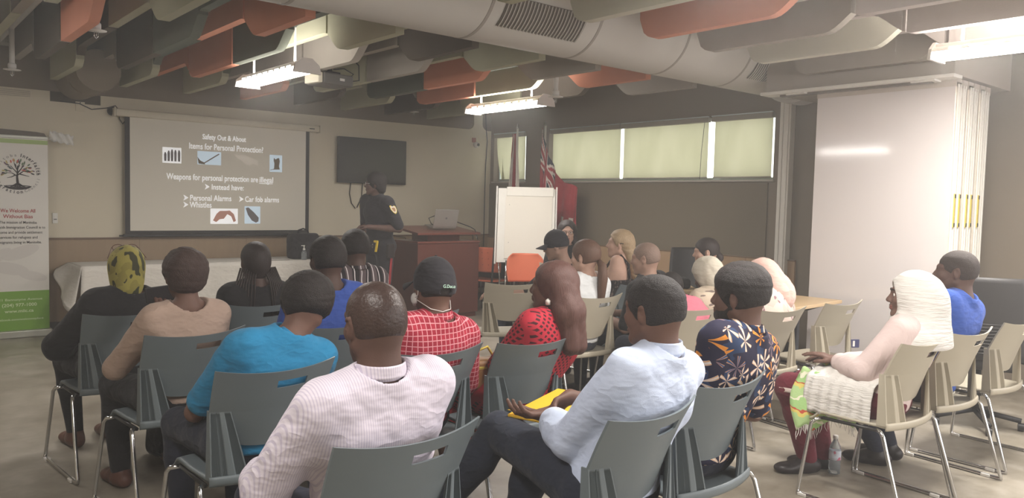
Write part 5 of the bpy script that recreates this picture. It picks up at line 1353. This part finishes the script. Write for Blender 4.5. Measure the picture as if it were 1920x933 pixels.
def longhair(F, p, bot=.80, w=(.085, .095), yb_=-.10, x0=0, tail=False):
    top = V3(p.wpos((0, -.045, .03))); nk = p.N + V3(x0 * .4, -.075, .05); lo = V3(float(p.N[0]) + x0, float(p.N[1]) + yb_, bot)
    F.rc(top, nk, .085, w[0], .05); F.rc(nk + V3(-.02, 0, 0), lo + V3(-.03, 0, 0), w[0] * .8, w[1] * .6, .04); F.rc(nk + V3(.03, 0, 0), lo + V3(.03, 0, 0), w[0] * .8, w[1] * .6, .04)
F = Field(); p.hel(F, (0, -.016, .034), (.088, .106, .095), .02)
longhair(F, p, .80, (.074, .066), -.105, .03); F.wr(.004, 70, 3)
for (n, d) in (((0, 1.0, -0.5), .062),):
    pass
p.hel(F, (-.02, .11, -.03), (.075, .09, .12), .01, op='s')
mesh_field(F, .006, 'hair', H_red, p.t)
k = MB(); k.box((-.02, -.004, -.004), (.02, .004, .004), .002, Matrix.Translation(p.wpos((.02, -.085, .098))) @ Matrix.Rotation(.5, 4, 'Y')); k.build('hair_clip', M_gold, p.t)
k = MB(); k.lathe([(.012, 0), (.014, .02), (.004, .03)], c=p.wpos((-.088, -.02, -.075)), n=10); k.build('earring', M_pipe, p.t, True)
hb = p
# -- P9 light blue shirt, crossed hands on a yellow envelope
t_ = cloth('light_blue_shirt', srgb(200, 211, 233), .2)
p = seated('C9', 'person', 'person in a light blue shirt holding both hands over a yellow envelope', (2.03, 1.68, 1.130), (6, -4, 0), sh=.185, b=1.10, res=.0058, pel=(.10, -.03, .53), neck=1.05, fix=True, shz=.050,
    elb=[(-.02, .06, .685), (.43, .06, .69)], wri=[(.115, .270, .705), (.190, .235, .765)], hand=[(-.86, .50, .0), (-.92, .20, -.30)],
    knee=[(.17, .58, .565), (.24, .46, .50)], ank=[(.02, .80, .20), (.22, .55, .09)], toes=[(-.6, .8, .1), (.1, 1, 0)])
p.body(SK['brown'], hands=(.62, .9), pn=((.15, .25, .95), (-.1, -.75, -.6))); p.collar(t_, .048, .064); p.shirt(t_, 1.62, .012, collar=.008, wr=.0055, seed=21, loose=.006, low=.52)
p.trousers(M_jean, .012, fat=1.08); p.shoes(M_bshoe)
p.hair(H_grey, 'short', .008, noise=.0015)
cx9, cy9, a9 = CH['C9']
env = thing('envelope', 'yellow padded envelope lying on the lap under the crossed hands', 'envelope', (2.19, 2.24, .657), math.radians(17))
k = MB(); k.box((-.20, -.155, -.006), (.20, .155, .006), .004, Matrix.Rotation(math.radians(-4), 4, 'Y')); k.build('envelope_body', flat('envelope_yellow', srgb(232, 186, 52), .6, var=.04), env)
k = MB(); k.prism([(-.20, -.155), (-.20, .155), (-.10, .03), (-.10, -.03)], .002, 'z', .008); k.build('flap', flat('envelope_yellow2', srgb(240, 198, 72), .6), env)
# -- P10 floral
p = seated('C10', 'person', 'bearded person in a navy shirt with orange and white palm leaves', (2.67, 1.78, 1.131), (14, -2, 0), sh=.185, b=1.10, res=.0065, neck=1.05, pel=(.11, -.04, .53))
p.body(SK['brown']); PS = floral(); p.collar(PS, .036, .064); p.shirt(PS, .85, .012, collar=.008, wr=.004, seed=22, loose=.008, low=.5); p.trousers(M_navy); p.shoes(M_bshoe)
p.hair(H_blk, 'afro', .018, noise=.002, extra=lambda F, p=p: p.hel(F, (0, -.02, .06), (.085, .10, .075), .03))
F = Field()
p.hel(F, (0, .035, -.075), (.060, .062, .042), .02); p.hrc(F, (-.058, .0, -.04), (-.03, .06, -.085), .016, .018); p.hrc(F, (.058, .0, -.04), (.03, .06, -.085), .016, .018); p.hel(F, (0, .09, -.05), (.026, .03, .018), .01, op='s'); F.wr(.0015, 160, 3)
mesh_field(F, .004, 'beard', H_blk, p.t)
# -- P11 white shirt ponytail
t_ = cloth('white_shirt', srgb(214, 216, 216), .2)
p = seated('C11', 'person', 'person in a white shirt with a low brown ponytail', (3.95, 3.90, 1.108), (16, -4, 0), sh=.155, b=.95, res=.0085, neck=.8)
p.body(SK['fair']); p.shirt(t_, .9, .012, wr=.003, seed=24, low=.5, collar=.01); p.trousers(M_jean); p.shoes(M_bshoe)
p.hair(H_brn, 'pony', .014, low=-.06)
k = MB(); a_ = Vector(p.wpos((0, -.112, -.03))); k.tube([a_, a_ + Vector((.0, -.035, -.03)), a_ + Vector((0, -.045, -.12)), a_ + Vector((0, -.03, -.25)), a_ + Vector((.0, -.02, -.30))], [.018, .032, .036, .03, .008], 12); k.build('ponytail', H_brn, p.t, True)
# ---- tables of the right block
M_tt = wood('light_table', srgb(200, 172, 134), 'x', 1.0)
def rtable(x, y, rz, L, Wd, label):
    t = thing('flip_table', label, 'table', (x, y, 0), rz, 'light wood folding tables on castors')
    k = MB(); k.box((-L / 2, -Wd / 2, .715), (L / 2, Wd / 2, .742), .004); k.build('tabletop', M_tt, t)
    for s in (-1, 1):
        X = s * (L / 2 - .18)
        k = MB(); k.box((X - .025, -.03, .08), (X + .025, .03, .70), .006); k.build('leg', flat('table_black', srgb(62, 66, 72), .5), t)
        k = MB(); k.box((X - .022, -.28, .055), (X + .022, .28, .09), .01); k.build('foot_bar', flat('table_black', srgb(62, 66, 72)), t)
        k = MB(); k.tube([(X, -.20, .70), (X, -.1, .66), (X, .1, .66), (X, .2, .70)], .016, 8); k.build('tilt_bracket', M_black, t, True)
        for yy in (-.26, .26):
            k = MB(); k.lathe([(.005, -.02), (.027, -.018), (.027, .018), (.005, .02)], n=16, M=Matrix.Translation((X, yy, .027)) @ Matrix.Rotation(PI / 2, 4, 'Y')); k.build('castor', M_black, t, autosm=.7)
    return t
rtable(5.42, 3.42, math.radians(4), 1.60, .62, 'light wood table before the whiteboard, holding a water bottle')
rtable(5.45, 4.72, math.radians(-42), 1.1, .55, 'light wood table between the seated group and the window wall')
def bottle(x, y, z, label, lab=srgb(222, 214, 222)):
    t = thing('water_bottle', label, 'water bottle', (x, y, z), 0)
    k = MB(); k.lathe([(.022, 0), (.031, .006), (.032, .05), (.030, .06), (.032, .07), (.032, .14), (.028, .16), (.013, .19), (.012, .2)], n=20); k.build('bottle', M_clear, t, True)
    k = MB(); k.lathe([(.0325, .085), (.0328, .087), (.0328, .132), (.0325, .134)], n=20); k.build('paper_label', camo('bottle_print_%.1f' % x, lab, srgb(186, 110, 130), 40, .62), t, True)
    k = MB(); k.lathe([(.0145, .2), (.0145, .218), (.012, .22)], n=14); k.build('cap', M_pipe, t, True)
    return t
bottle(5.10, 3.42, .743, 'clear water bottle standing on the table before the whiteboard')
bottle(4.20, 2.13, 0, 'clear water bottle standing on the floor beside the maroon trousers', srgb(200, 206, 216))
# -- P12 cap man
p = Human('person', 'person in a black t-shirt and black cap, head bowed, beside the easel', (4.62, 4.95), math.radians(12), (4.55, 4.84, 1.122), (40, -14, 0), sh=.18, b=1.08, res=.009, nb=(-.04, -.15, .96),
    elb=[(-.30, .02, .72), (.28, .05, .70)], wri=[(-.46, .22, .74), (.1, .3, .64)], hand=[(-.7, .6, -.1), (-.4, .9, -.1)])
p.body(SK['tan']); p.shirt(M_blkc, .9, .014, wr=.003, seed=31, low=.5); p.trousers(M_jean); p.shoes(M_bshoe); p.hair(H_lbr, 'short', .003); cap(p, M_cap, o=.012)
PC = (4.62, 4.95, math.radians(12))
chair('C21', CHG, 4.62 + .305 * math.sin(PC[2]), 4.95 - .305 * math.cos(PC[2]), 12, 'grey stacking chair under the man in the black t-shirt and cap', G1)
# -- P13 girl with glasses
p = Human('person', 'person with glasses and long dark hair facing the camera by the flags', (5.52, 5.75), math.radians(140), (5.56, 5.75, 1.185), (140, 0, 0), sh=.15, b=.92, res=.009, neck=.8)
p.body(SK['fair']); p.shirt(M_blkc, 1.9, .012, wr=.003, seed=33, low=.5); p.trousers(M_blkc); p.shoes(M_bshoe); p.eyes(); p.glasses(M_black); p.lips(flat('lip_rose', srgb(160, 98, 88), .4))
F = Field(); p.hel(F, (0, -.016, .034), (.090, .108, .098), .02); longhair(F, p, .84, (.08, .08), -.05)
for g in (-1, 1): F.rc(p.wpos((g * .078, -.01, .02)), V3(p.wpos((g * .085, .02, -.20))), .022, .026, .03)
p.hel(F, (0, .108, -.012), (.062, .075, .100), .01, op='s'); mesh_field(F, .007, 'hair', H_silk, p.t)
chair('C22', CHB, 5.52 + .305 * math.sin(math.radians(140)), 5.75 - .305 * math.cos(math.radians(140)), 140, 'beige stacking chair under the dark-haired person with glasses', G2)
# -- P14 blonde
p = seated('C19', 'person', 'person with a long blonde ponytail and a black lace strap top', (4.95, 4.48, 1.150), (38, 2, 0), sh=.15, b=.92, res=.009, neck=.8)
p.body(SK['fair']); BLc = camo('black_lace', srgb(40, 36, 38), srgb(110, 96, 90), 60, .6); F = Field(); p.torso(F, .008); F.wr(.002, 26, 35); F.cut((0, 0, 1), .865); F.cut((0, 0, -1), -.5); mesh_field(F, .009, 'top', BLc, p.t); p.trousers(M_jean); p.shoes(M_bshoe)
for g in (-1, 1):
    q_ = p.N + p.X * (g * .085); fr = p.Bt[:, 1]; k = MB()
    k.tube([tuple(float(w_) for w_ in v_) for v_ in (q_ - p.sp * .14 + fr * .115, q_ - p.sp * .03 + fr * .075, q_ + p.sp * .035, q_ - p.sp * .03 - fr * .085, q_ - p.sp * .15 - fr * .125 - p.X * (g * .03))], [.010, .012, .014, .014, .012], 8); k.build('strap', BLc, p.t, True)
F = Field(); p.hel(F, (0, -.018, .034), (.088, .108, .096), .02); top_ = V3(p.wpos((0, -.06, .0)))
F.rc(top_, p.N + V3(.02, -.085, .03), .062, .05, .04); F.rc(p.N + V3(.02, -.09, .03), p.N + V3(.05, -.13, -.20), .052, .038, .04); F.wr(.003, 80, 4)
p.hel(F, (-.01, .095, -.03), (.085, .10, .10), .01, op='s'); mesh_field(F, .006, 'hair', H_bld, p.t)
k = MB(); k.tube([p.wpos((.086 * math.cos(q), -.018 + .104 * math.sin(q), .012)) for q in [PI * .98 + PI * 1.04 * w_ / 14 for w_ in range(15)]], .004, 6); k.build('hair_band', M_black, p.t, True)
# -- P15 short hair man black tee
p = Human('person', 'person in a black t-shirt with cropped light brown hair', (4.52, 3.90), math.radians(14), (4.47, 3.79, 1.088), (26, -6, 0), sh=.18, b=1.08, res=.009)
p.body(SK['tan']); p.shirt(M_blkc, .9, .014, wr=.003, seed=37, low=.5); p.trousers(M_jean); p.shoes(M_bshoe); p.hair(H_lbr, 'short', .006)
chair('C23', CHG, 4.52 + .305 * math.sin(math.radians(14)), 3.90 - .305 * math.cos(math.radians(14)), 14, 'grey stacking chair under the man with cropped light brown hair', G1)
# -- P16 dark bun
p = Human('person', 'person with black hair in a low bun, seen in profile at the window side table', (5.72, 4.08), math.radians(40), (5.66, 4.12, 1.09), (44, -6, 0), sh=.15, b=.92, res=.009, neck=.8)
p.body(SK['fair']); p.shirt(M_blkc, 1.9, .012, wr=.003, seed=39, low=.5); p.trousers(M_blkc); p.shoes(M_bshoe)
p.hair(H_silk, 'bun', .013, low=-.05, extra=lambda F, p=p: p.hel(F, (0, -.115, -.055), (.042, .036, .042), .02))
chair('C24', CHB, 5.72 + .305 * math.sin(math.radians(40)), 4.08 - .305 * math.cos(math.radians(40)), 40, 'beige stacking chair under the person with the black bun', G2)
# -- P17 cream scarf
sh17 = camo('patterned_shawl', srgb(196, 180, 160), srgb(118, 104, 96), 14, .6, (1, 1, 2.5))
p = Human('person', 'person bowed under a cream satin headscarf with a patterned beige shawl', (4.60, 3.28), math.radians(-6), (4.62, 3.34, 1.00), (10, -26, 0), sh=.155, b=.98, res=.009, neck=.9, nb=(.0, -.02, .87))
p.body(SK['brown']); p.shirt(sh17, 1.9, .020, 'shawl', wr=.006, seed=41, low=.45); p.trousers(M_blkc); p.shoes(M_bshoe)
scarf(p, cloth('cream_satin', srgb(196, 188, 172), .15), .018, br=(.075, .07, .085), wr=.005)
chair('C25', CHB, 4.60 - .305 * math.sin(math.radians(6)), 3.28 - .305 * math.cos(math.radians(6)), -6, 'beige stacking chair under the person in the cream satin scarf', G2)
# -- child in pink
p = Human('person', 'child in a pink short-sleeved t-shirt leaning by the cream scarf', (4.18, 3.22), math.radians(-10), (4.42, 3.50, .90), (-20, -30, 0), sh=.125, b=.78, hs=.9, res=.009, neck=.75, nb=(.16, .10, .80),
    elb=[(-.10, .02, .60), (.28, .15, .60)], wri=[(.0, .22, .60), (.15, .3, .62)])
p.body(SK['dark']); p.shirt(cloth('pink_tee', srgb(206, 118, 134), .2), .75, .013, wr=.004, seed=43, low=.45, loose=.008); p.trousers(M_jean); p.shoes(M_bshoe); p.hair(H_blk, 'short', .012)
# -- P18 pink scarf / floral
p = seated('C14', 'person', 'person in a pale pink headscarf and floral blouse leaning on the table', (4.80, 3.02, .995), (10, -20, 0), sh=.165, b=1.05, res=.009, nb=(.22, .02, .86),
    elb=[(-.1, .24, .76), (.46, .22, .76)], wri=[(.1, .42, .76), (.28, .42, .77)])
p.body(SK['tan']); p.shirt(camo('floral_blouse', srgb(208, 190, 178), srgb(132, 100, 108), 22, .60), 1.9, .020, 'blouse', wr=.004, seed=45, low=.45); p.trousers(M_blkc); p.shoes(M_bshoe)
scarf(p, cloth('pale_pink_scarf', srgb(214, 178, 166), .15), .026, br=(.13, .10, .13), back=(.03, -.08, -.12), wr=.004)
# -- P19 white shawl
M_sh = pleat('white_pleated_shawl', srgb(218, 214, 208), (10, 10, 80), .8)
M_pk = pleat('pale_pink_gauze', srgb(220, 200, 196), (50, 12, 12), .6)
p = seated('C16', 'person', 'person in a white pleated shawl over the head with maroon striped trousers', (4.15, 1.745, 1.048), (30, 0, 0), sh=.155, b=1.0, res=.0062, neck=.85, pel=(.02, -.04, .53), fix=True,
    elb=[(-.12, -.02, .675), (.30, .06, .66)], wri=[(-.03, .17, .675), (.06, .20, .66)], hand=[(-.35, .85, .35), (-.55, .8, .2)], knee=[(-.10, .40, .50), (.10, .42, .49)], ank=[(.06, .37, .09), (.20, .36, .09)], toes=[(-.7, .45, 0), (-.5, .7, 0)])
p.body(SK['brown'], hands=(.4, .4)); p.lips(flat('lip_brown', srgb(120, 70, 62), .4)); p.eyes(brow=H_blk)
p.shirt(M_pk, 1.80, .010, 'tunic', wr=.004, seed=51, low=.47, loose=.006)
p.trousers(M_mar, .014, fat=1.12); p.shoes(M_bshoe)
for i in (0, 1):
    k = MB(); s_ = -1 if i == 0 else 1; K, A, Hp = p.K[i], p.A[i], p.hip[i]
    off = V3(s_ * .082, 0, .0)
    k.sheet(lambda u, v: tuple(float(q) for q in ((lerp(Hp, K, .35 + .6 * u) if False else lerp(Hp, K, .35 + .62 * u)) + V3(s_ * lerp(.108, .080, u), .0, .012 - .024 * v))), 10, 3, (s_ * .003, 0, 0))
    k.sheet(lambda u, v: tuple(float(q) for q in (lerp(K, A, u * .92) + V3(s_ * (.080 - .026 * u), -.012 + .024 * v, .01))), 10, 3, (s_ * .003, 0, 0))
    k.build('side_stripe', flat('stripe_cream', srgb(222, 206, 196), .7), p.t, True)
def ex19(F, p=p):
    p.hel(F, (0, -.070, -.06), (.12, .112, .16), .06)
    F.el(p.N + V3(.0, -.045, -.08), (.185, .12, .15), .06)
    F.rc(p.wpos((-.06, .03, -.11)), p.wpos((.06, .045, -.12)), .035, .035, .03)
    F.rc(p.wpos((0, .06, -.13)), p.N + V3(-.08, .09, -.10), .035, .040, .03); F.rc(p.N + V3(-.06, .06, -.03), p.S[0] + V3(.01, .03, -.02), .05, .055, .03)
scarf(p, M_sh, .020, br=(.10, .10, .12), back=(0, -.06, -.11), name='shawl', extra=ex19, h=.0055, wr=.003, faceR=(.060, .075, .090), low=.80)
# shawl end: folded cloth with a green, yellow and red border and white tassels over the lap
def bord():
    t = NT('shawl_border'); x, y, z = t.xyz(); n = t.noise(10, 2)
    c = t.ramp(t.math('FRACT', t.math('ADD', t.math('MULTIPLY', z, 7.0), t.math('MULTIPLY', n, 1.2))), [(0, srgb(172, 200, 140)), (.42, srgb(214, 196, 110)), (.58, srgb(190, 84, 64)), (.64, srgb(160, 196, 130)), (.9, srgb(226, 224, 200))], 'CONSTANT'); t.bump(t.noise(120, 2), .3, .003); return t.base(c, .8, 0, .15)
M_bo = bord()
k = MB()
def endp(u, v):
    x = -.21 + .25 * u - .05 * v; y = .27 - .22 * u + .03 * math.sin(u * 9 + v * 4); z = .62 - .24 * v + .03 * math.sin(u * 12) - .06 * (1 - u) * v
    return (x - .02 * math.sin(v * 3), y, z)
def lapp(u, v):
    x = float(np.interp(v, [0, .3, .6, 1], [-.08, -.195, -.222, -.228])) + .005 * math.sin(u * 40); y = .24 - .36 * u; z = float(np.interp(v, [0, .3, .6, 1], [.655, .615, .54, .43])) + .004 * math.sin(u * 40 + 1)
    return (x, y, z)
k.sheet(lapp, 40, 12, (.004, .0, .002)); k.build('shawl_lap', M_sh, p.t, True); k = MB()
k.sheet(endp, 24, 16, (.004, .003, 0)); o_ = k.build('shawl_end', M_bo, p.t, True)
k = MB()
random.seed(9)
for q in range(34):
    a_ = Vector(endp(q / 33, 1.0)); k.tube([a_, a_ + Vector((-.004, 0, -.02)), a_ + Vector((random.uniform(-.012, .012), random.uniform(-.01, .01), -.045))], [.0022, .002, .001], 4)
k.build('tassels', M_sh, o_)
F = Field(); F.rc((-.02, .22, .635), (.10, .08, .62), .045, .055, .05); F.rc((-.14, .20, .59), (-.12, .0, .50), .04, .05, .05); F.wr(.006, 50, 8); mesh_field(F, .007, 'shawl_fold', M_bo, p.t)
# -- P20 blue t-shirt
p = seated('C17', 'person', 'person in a bright blue t-shirt in profile beside the whiteboard partition', (4.68, 1.735, 1.155), (18, 0, 0), sh=.175, b=1.04, res=.0065, neck=1.0, pel=(.0, -.03, .53), fix=True,
    elb=[(-.16, .02, .68), (.36, .06, .68)], wri=[(-.06, .24, .62), (.2, .26, .62)], ank=[(-.05, .20, .09), (.12, .22, .09)], toes=[(-.35, .9, 0), (-.2, 1, 0)])
p.body(SK['dark']); p.shirt(cloth('bright_blue_tee', srgb(54, 84, 162), .2), .8, .013, wr=.004, seed=61, low=.5, loose=.006); p.trousers(M_navy); p.shoes(M_bshoe)
p.hair(hairmat('hair_black_fade', srgb(62, 52, 48), (70, 70, 70), .6, True), 'short', .005, noise=.0008)
# -- officer, standing
hO = math.radians(100)
p = Human('police_officer', 'police officer in black uniform standing by the television with clasped hands', (4.62, 7.85), hO, (4.50, 7.80, 1.645), (62, 0, 0), sh=.18, b=1.10, res=.007, pel=(0, 0, .96), hs=1.0, cat='person',
    elb=[(-.27, -.02, 1.15), (.28, .0, 1.15)], wri=[(-.10, .24, 1.17), (.06, .25, 1.16)], hand=[(.75, .5, .1), (-.8, .45, .0)], knee=[(-.10, .02, .52), (.10, .03, .52)], ank=[(-.11, -.01, .09), (.11, .0, .09)])
M_uni = cloth('uniform_black', srgb(46, 44, 48), .25)
p.body(SK['dark'], hands=(.7, .8), legfat=1.05); p.collar(M_uni, .035, .062); p.shirt(M_uni, .85, .016, 'uniform_shirt', wr=.003, seed=71, low=.86, collar=.006, belly=1.15, loose=.01)
p.trousers(M_uni, .014, fat=1.10); p.shoes(M_bshoe, 'boot')
p.hair(H_blk, 'afro', .022, noise=.002, low=-.07, extra=lambda F, p=p: (p.hel(F, (0, -.03, .055), (.104, .112, .092), .03), p.hel(F, (0, -.075, -.045), (.08, .055, .065), .03)))
p.glasses(M_pipe)
F = Field(); F.el(p.P + V3(0, 0, .02), (.20, .155, .028), .01, p.Bt); F.bx(p.P + V3(.19, .05, -.04), (.018, .04, .06), .01); F.bx(p.P + V3(-.19, .02, -.06), (.018, .04, .07), .01); mesh_field(F, .006, 'duty_belt', M_bshoe, p.t)
k = MB(); BX = float(p.P[0]) - .105; Y_ = float(p.P[1]) + .172; Z_ = float(p.P[2])
k.box((BX - .045, Y_ - .014, Z_ + .035), (BX + .025, Y_, Z_ + .058), .004); k.prism([(BX - .045, Z_ + .04), (BX - .02, Z_ + .04), (BX + .005, Z_ - .07), (BX - .02, Z_ - .07)], .014, 'y', Y_ - .014); k.build('yellow_holster', flat('taser_yellow', srgb(212, 182, 52), .5), p.t)
k = MB()
for z in (.01, -.02): k.lathe([(.008, 0), (.008, .004)], n=10, M=Matrix.Translation((BX + .05, Y_ - .012, Z_ + z)) @ Matrix.Rotation(-PI / 2, 4, 'X'))
k.build('belt_snaps', M_chrome, p.t)
for i in (0, 1):
    s_ = -1 if i == 0 else 1; k = MB(); Kq, Aq, Hq = p.K[i], p.A[i], p.hip[i]
    k.sheet(lambda u, v: tuple(float(q) for q in (lerp(Hq, Kq, u) + V3(s_ * lerp(.115, .082, u), -.016 + .032 * v, -.02))), 8, 2, (s_ * .004, 0, 0))
    k.sheet(lambda u, v: tuple(float(q) for q in (lerp(Kq, Aq, u * .9) + V3(s_ * lerp(.082, .06, u), -.014 + .028 * v, -.02))), 8, 2, (s_ * .004, 0, 0)); k.build('trouser_stripe', flat('stripe_red', srgb(150, 42, 48), .7), p.t, True)
    # shoulder patch
    mid = lerp(p.S[i], p.E[i], .28); o3 = unit(V3(s_ * 1.0, .25, .15)); 
    M_ = frame(tuple(float(q) for q in mid + o3 * .074), tuple(float(q) for q in np.cross(V3(0, 0, 1), o3)), (float((p.S[i] - p.E[i])[0]), float((p.S[i] - p.E[i])[1]), float((p.S[i] - p.E[i])[2])))
    for (sc_, mt, dz, nm) in ((1.0, flat('patch_gold', srgb(206, 184, 70), .6, var=0), 0, 'shoulder_patch'), (.80, flat('patch_white', srgb(214, 204, 196), .6, var=0), .0015, 'patch_field'), (.5, flat('patch_bronze', srgb(150, 110, 60), .6, var=0), .003, 'patch_crest')):
        k = MB(); pts = [(-.036, .045), (-.02, .052), (0, .048), (.02, .052), (.036, .045), (.038, .0), (.022, -.035), (0, -.052), (-.022, -.035), (-.038, 0)]
        n_ = len(pts); vs = [M_ @ Vector((a_ * sc_, b_ * sc_, dz + e_)) for e_ in (0, .002) for a_, b_ in pts]
        k.add(vs, [tuple(range(n_)), tuple(range(2 * n_ - 1, n_ - 1, -1))] + [(q, (q + 1) % n_, n_ + (q + 1) % n_, n_ + q) for q in range(n_)]); par = k.build(nm, mt, p.t if dz == 0 else par0)
        if dz == 0: par0 = par
    k = MB(); c0 = lerp(p.N, p.S[i], .62) + p.sp * .064
    for dq in (-.012, .012): k.box((-.012, dq - .004, -.002), (.012, dq + .004, .003), 0, Matrix.Translation(tuple(float(q) for q in c0)))
    k.build('rank_slide', M_chrome, p.t)
# -- bag of the woman in red, hanging at her side
bg_ = thing('handbag', 'tan and gold handbag in the lap at the side of the red dress', 'handbag', (2.36, 3.02, .565), math.radians(-10))
F = Field(); F.bx((0, 0, .07), (.07, .03, .05), .025); F.wr(.003, 50, 3); mesh_field(F, .006, 'bag_body', flat('bag_tan', srgb(150, 108, 66), .5), bg_)
k = MB(); k.tube([(-.06, 0, .13), (-.04, 0, .18), (.03, 0, .2), (.07, 0, .14)], .007, 6); k.build('handle', M_gold, bg_, True)
k = MB(); k.box((-.075, -.058, .10), (.075, -.05, .115), .003); k.build('gold_trim', M_gold, bg_)
# -- black backpack on the floor under the second row
b2 = thing('floor_backpack', 'black backpack on the floor in front of the beige blouse chair', 'backpack', (1.42, 4.62, 0), .2)
F = Field(); F.bx((0, 0, .20), (.12, .06, .15), .05); F.bx((0, -.09, .14), (.09, .02, .07), .03, .03); F.wr(.005, 35, 6); F.cut((0, 0, -1), 0.0); mesh_field(F, .009, 'bag_body', MATS['black_nylon'], b2)
k = MB(); k.tube([(-.12, -.05, .16), (-.20, -.10, .06), (-.16, -.12, .02), (-.08, -.10, .03)], .010, 6); k.build('shoulder_strap', MATS['black_nylon'], b2, True); k = MB(); k.tube([(-.05, 0, .38), (0, 0, .42), (.05, 0, .38)], .009, 6); k.build('carry_handle', MATS['black_nylon'], b2, True)
# -- black office chair at the right edge
oc = thing('office_chair', 'large black mesh office chair beside the right wall', 'office chair', (6.0, 2.05, 0), math.radians(-70))
k = MB(); k.sheet(lambda u, v: ((2 * u - 1) * (.27 - .03 * v ** 3), -.25 - .06 * v + .07 * (2 * u - 1) ** 2, .50 + .56 * v), 16, 16, (0, .03, 0)); bo = k.build('backrest', flat('office_black', srgb(50, 48, 48), .5), oc, True)
k = MB()
for q in range(10):
    z = .55 + q * .022; k.tube([((2 * u - 1) * .23, -.262 - .06 * (z - .5) / .56 + .07 * (2 * u - 1) ** 2, z) for u in [w_ / 8 for w_ in range(9)]], .004, 5)
k.build('back_ribs', M_darkm, bo, True)
F = Field(); F.bx((0, .02, .47), (.21, .21, .01), .035, .02); mesh_field(F, .01, 'seat_cushion', flat('office_black', srgb(50, 48, 48)), oc)
k = MB(); k.tube([(0, 0, .45), (0, 0, .1)], .03, 12); k.build('gas_post', M_darkm, oc, True)
for q in range(5):
    a = q * 2 * PI / 5; k = MB(); k.tube([(0, 0, .11), (.28 * math.cos(a), .28 * math.sin(a), .07)], .018, 8); l_ = k.build('base_leg', M_black, oc, True)
    k = MB(); k.lathe([(.01, -.02), (.028, -.018), (.028, .018), (.01, .02)], n=14, M=Matrix.Translation((.28 * math.cos(a), .28 * math.sin(a), .029)) @ Matrix.Rotation(PI / 2, 4, 'Y')); k.build('castor', M_black, l_, autosm=.7)
for s in (-1, 1):
    k = MB(); k.tube([(s * .26, -.12, .48), (s * .29, -.1, .6), (s * .29, .12, .66)], .016, 8); k.build('armrest', M_black, oc, True)

# ---- small things among the seats
o = thing('phone', 'dark phone held up in front of the beige blouse, left of its wearer', 'phone', (1.185, 4.17, .975), math.radians(-14))
k = MB(); k.box((-.075, -.005, -.04), (.075, .005, .04), .004, Matrix.Rotation(-.12, 4, 'Y')); k.build('phone_case', M_black, o); k = MB(); k.box((-.068, -.0065, -.034), (.068, -.005, .034), 0, Matrix.Rotation(-.12, 4, 'Y')); k.build('phone_screen', flat('phone_glass', srgb(44, 42, 46), .15), o)
o = thing('hang_tag', 'small navy tag with a white label on the empty chair before the whiteboard', 'tag', (5.452, 2.66, .535), math.radians(-30))
k = MB(); k.box((-.035, -.004, -.03), (.035, .004, .03), .003); k.build('tag_body', flat('tag_navy', srgb(60, 60, 96), .5), o); k = MB(); k.box((-.018, -.0055, -.02), (-.002, -.004, .02)); k.build('label_patch', M_pipe, o)
r_ = dup(oc); r_.location = (6.52, 4.78, 0); r_.rotation_euler = (0, 0, math.radians(150)); r_['label'] = 'black office chair at the wood panelling behind the person with the bun'
o = thing('shoulder_bag', 'black soft bag with pale straps lying on the table near the bun', 'bag', (5.70, 4.50, .7425), math.radians(-42))
F = Field(); F.bx((0, 0, .045), (.12, .07, .02), .03, .02); F.wr(.004, 40, 5); F.cut((0, 0, -1), 0.0); mesh_field(F, .008, 'bag_body', MATS['black_nylon'], o)
k = MB(); k.tube([(-.12, -.05, .05), (-.08, -.10, .03), (0, -.09, .05), (.06, -.10, .03), (.12, -.05, .05)], .006, 6); k.build('strap', M_pipe, o, True)
# ---- thin scatter volume added through the room for the lens haze
hz = bpy.data.materials.new('lens_haze'); hz.use_nodes = True; nt = hz.node_tree; nt.nodes.clear()
o_ = nt.nodes.new('ShaderNodeOutputMaterial'); v_ = nt.nodes.new('ShaderNodeVolumeScatter'); v_.inputs['Density'].default_value = .014; v_.inputs['Anisotropy'].default_value = .3
v_.inputs['Color'].default_value = (1, .98, .95, 1); nt.links.new(v_.outputs[0], o_.inputs['Volume'])
h_ = MB().box((XL - .3, YB - .3, -.2), (XR + .6, YF + .35, ZC + .3)).build('haze', hz)
tag(h_, 'faint lens haze, added as a scatter volume filling the room', 'haze', kind='stuff')
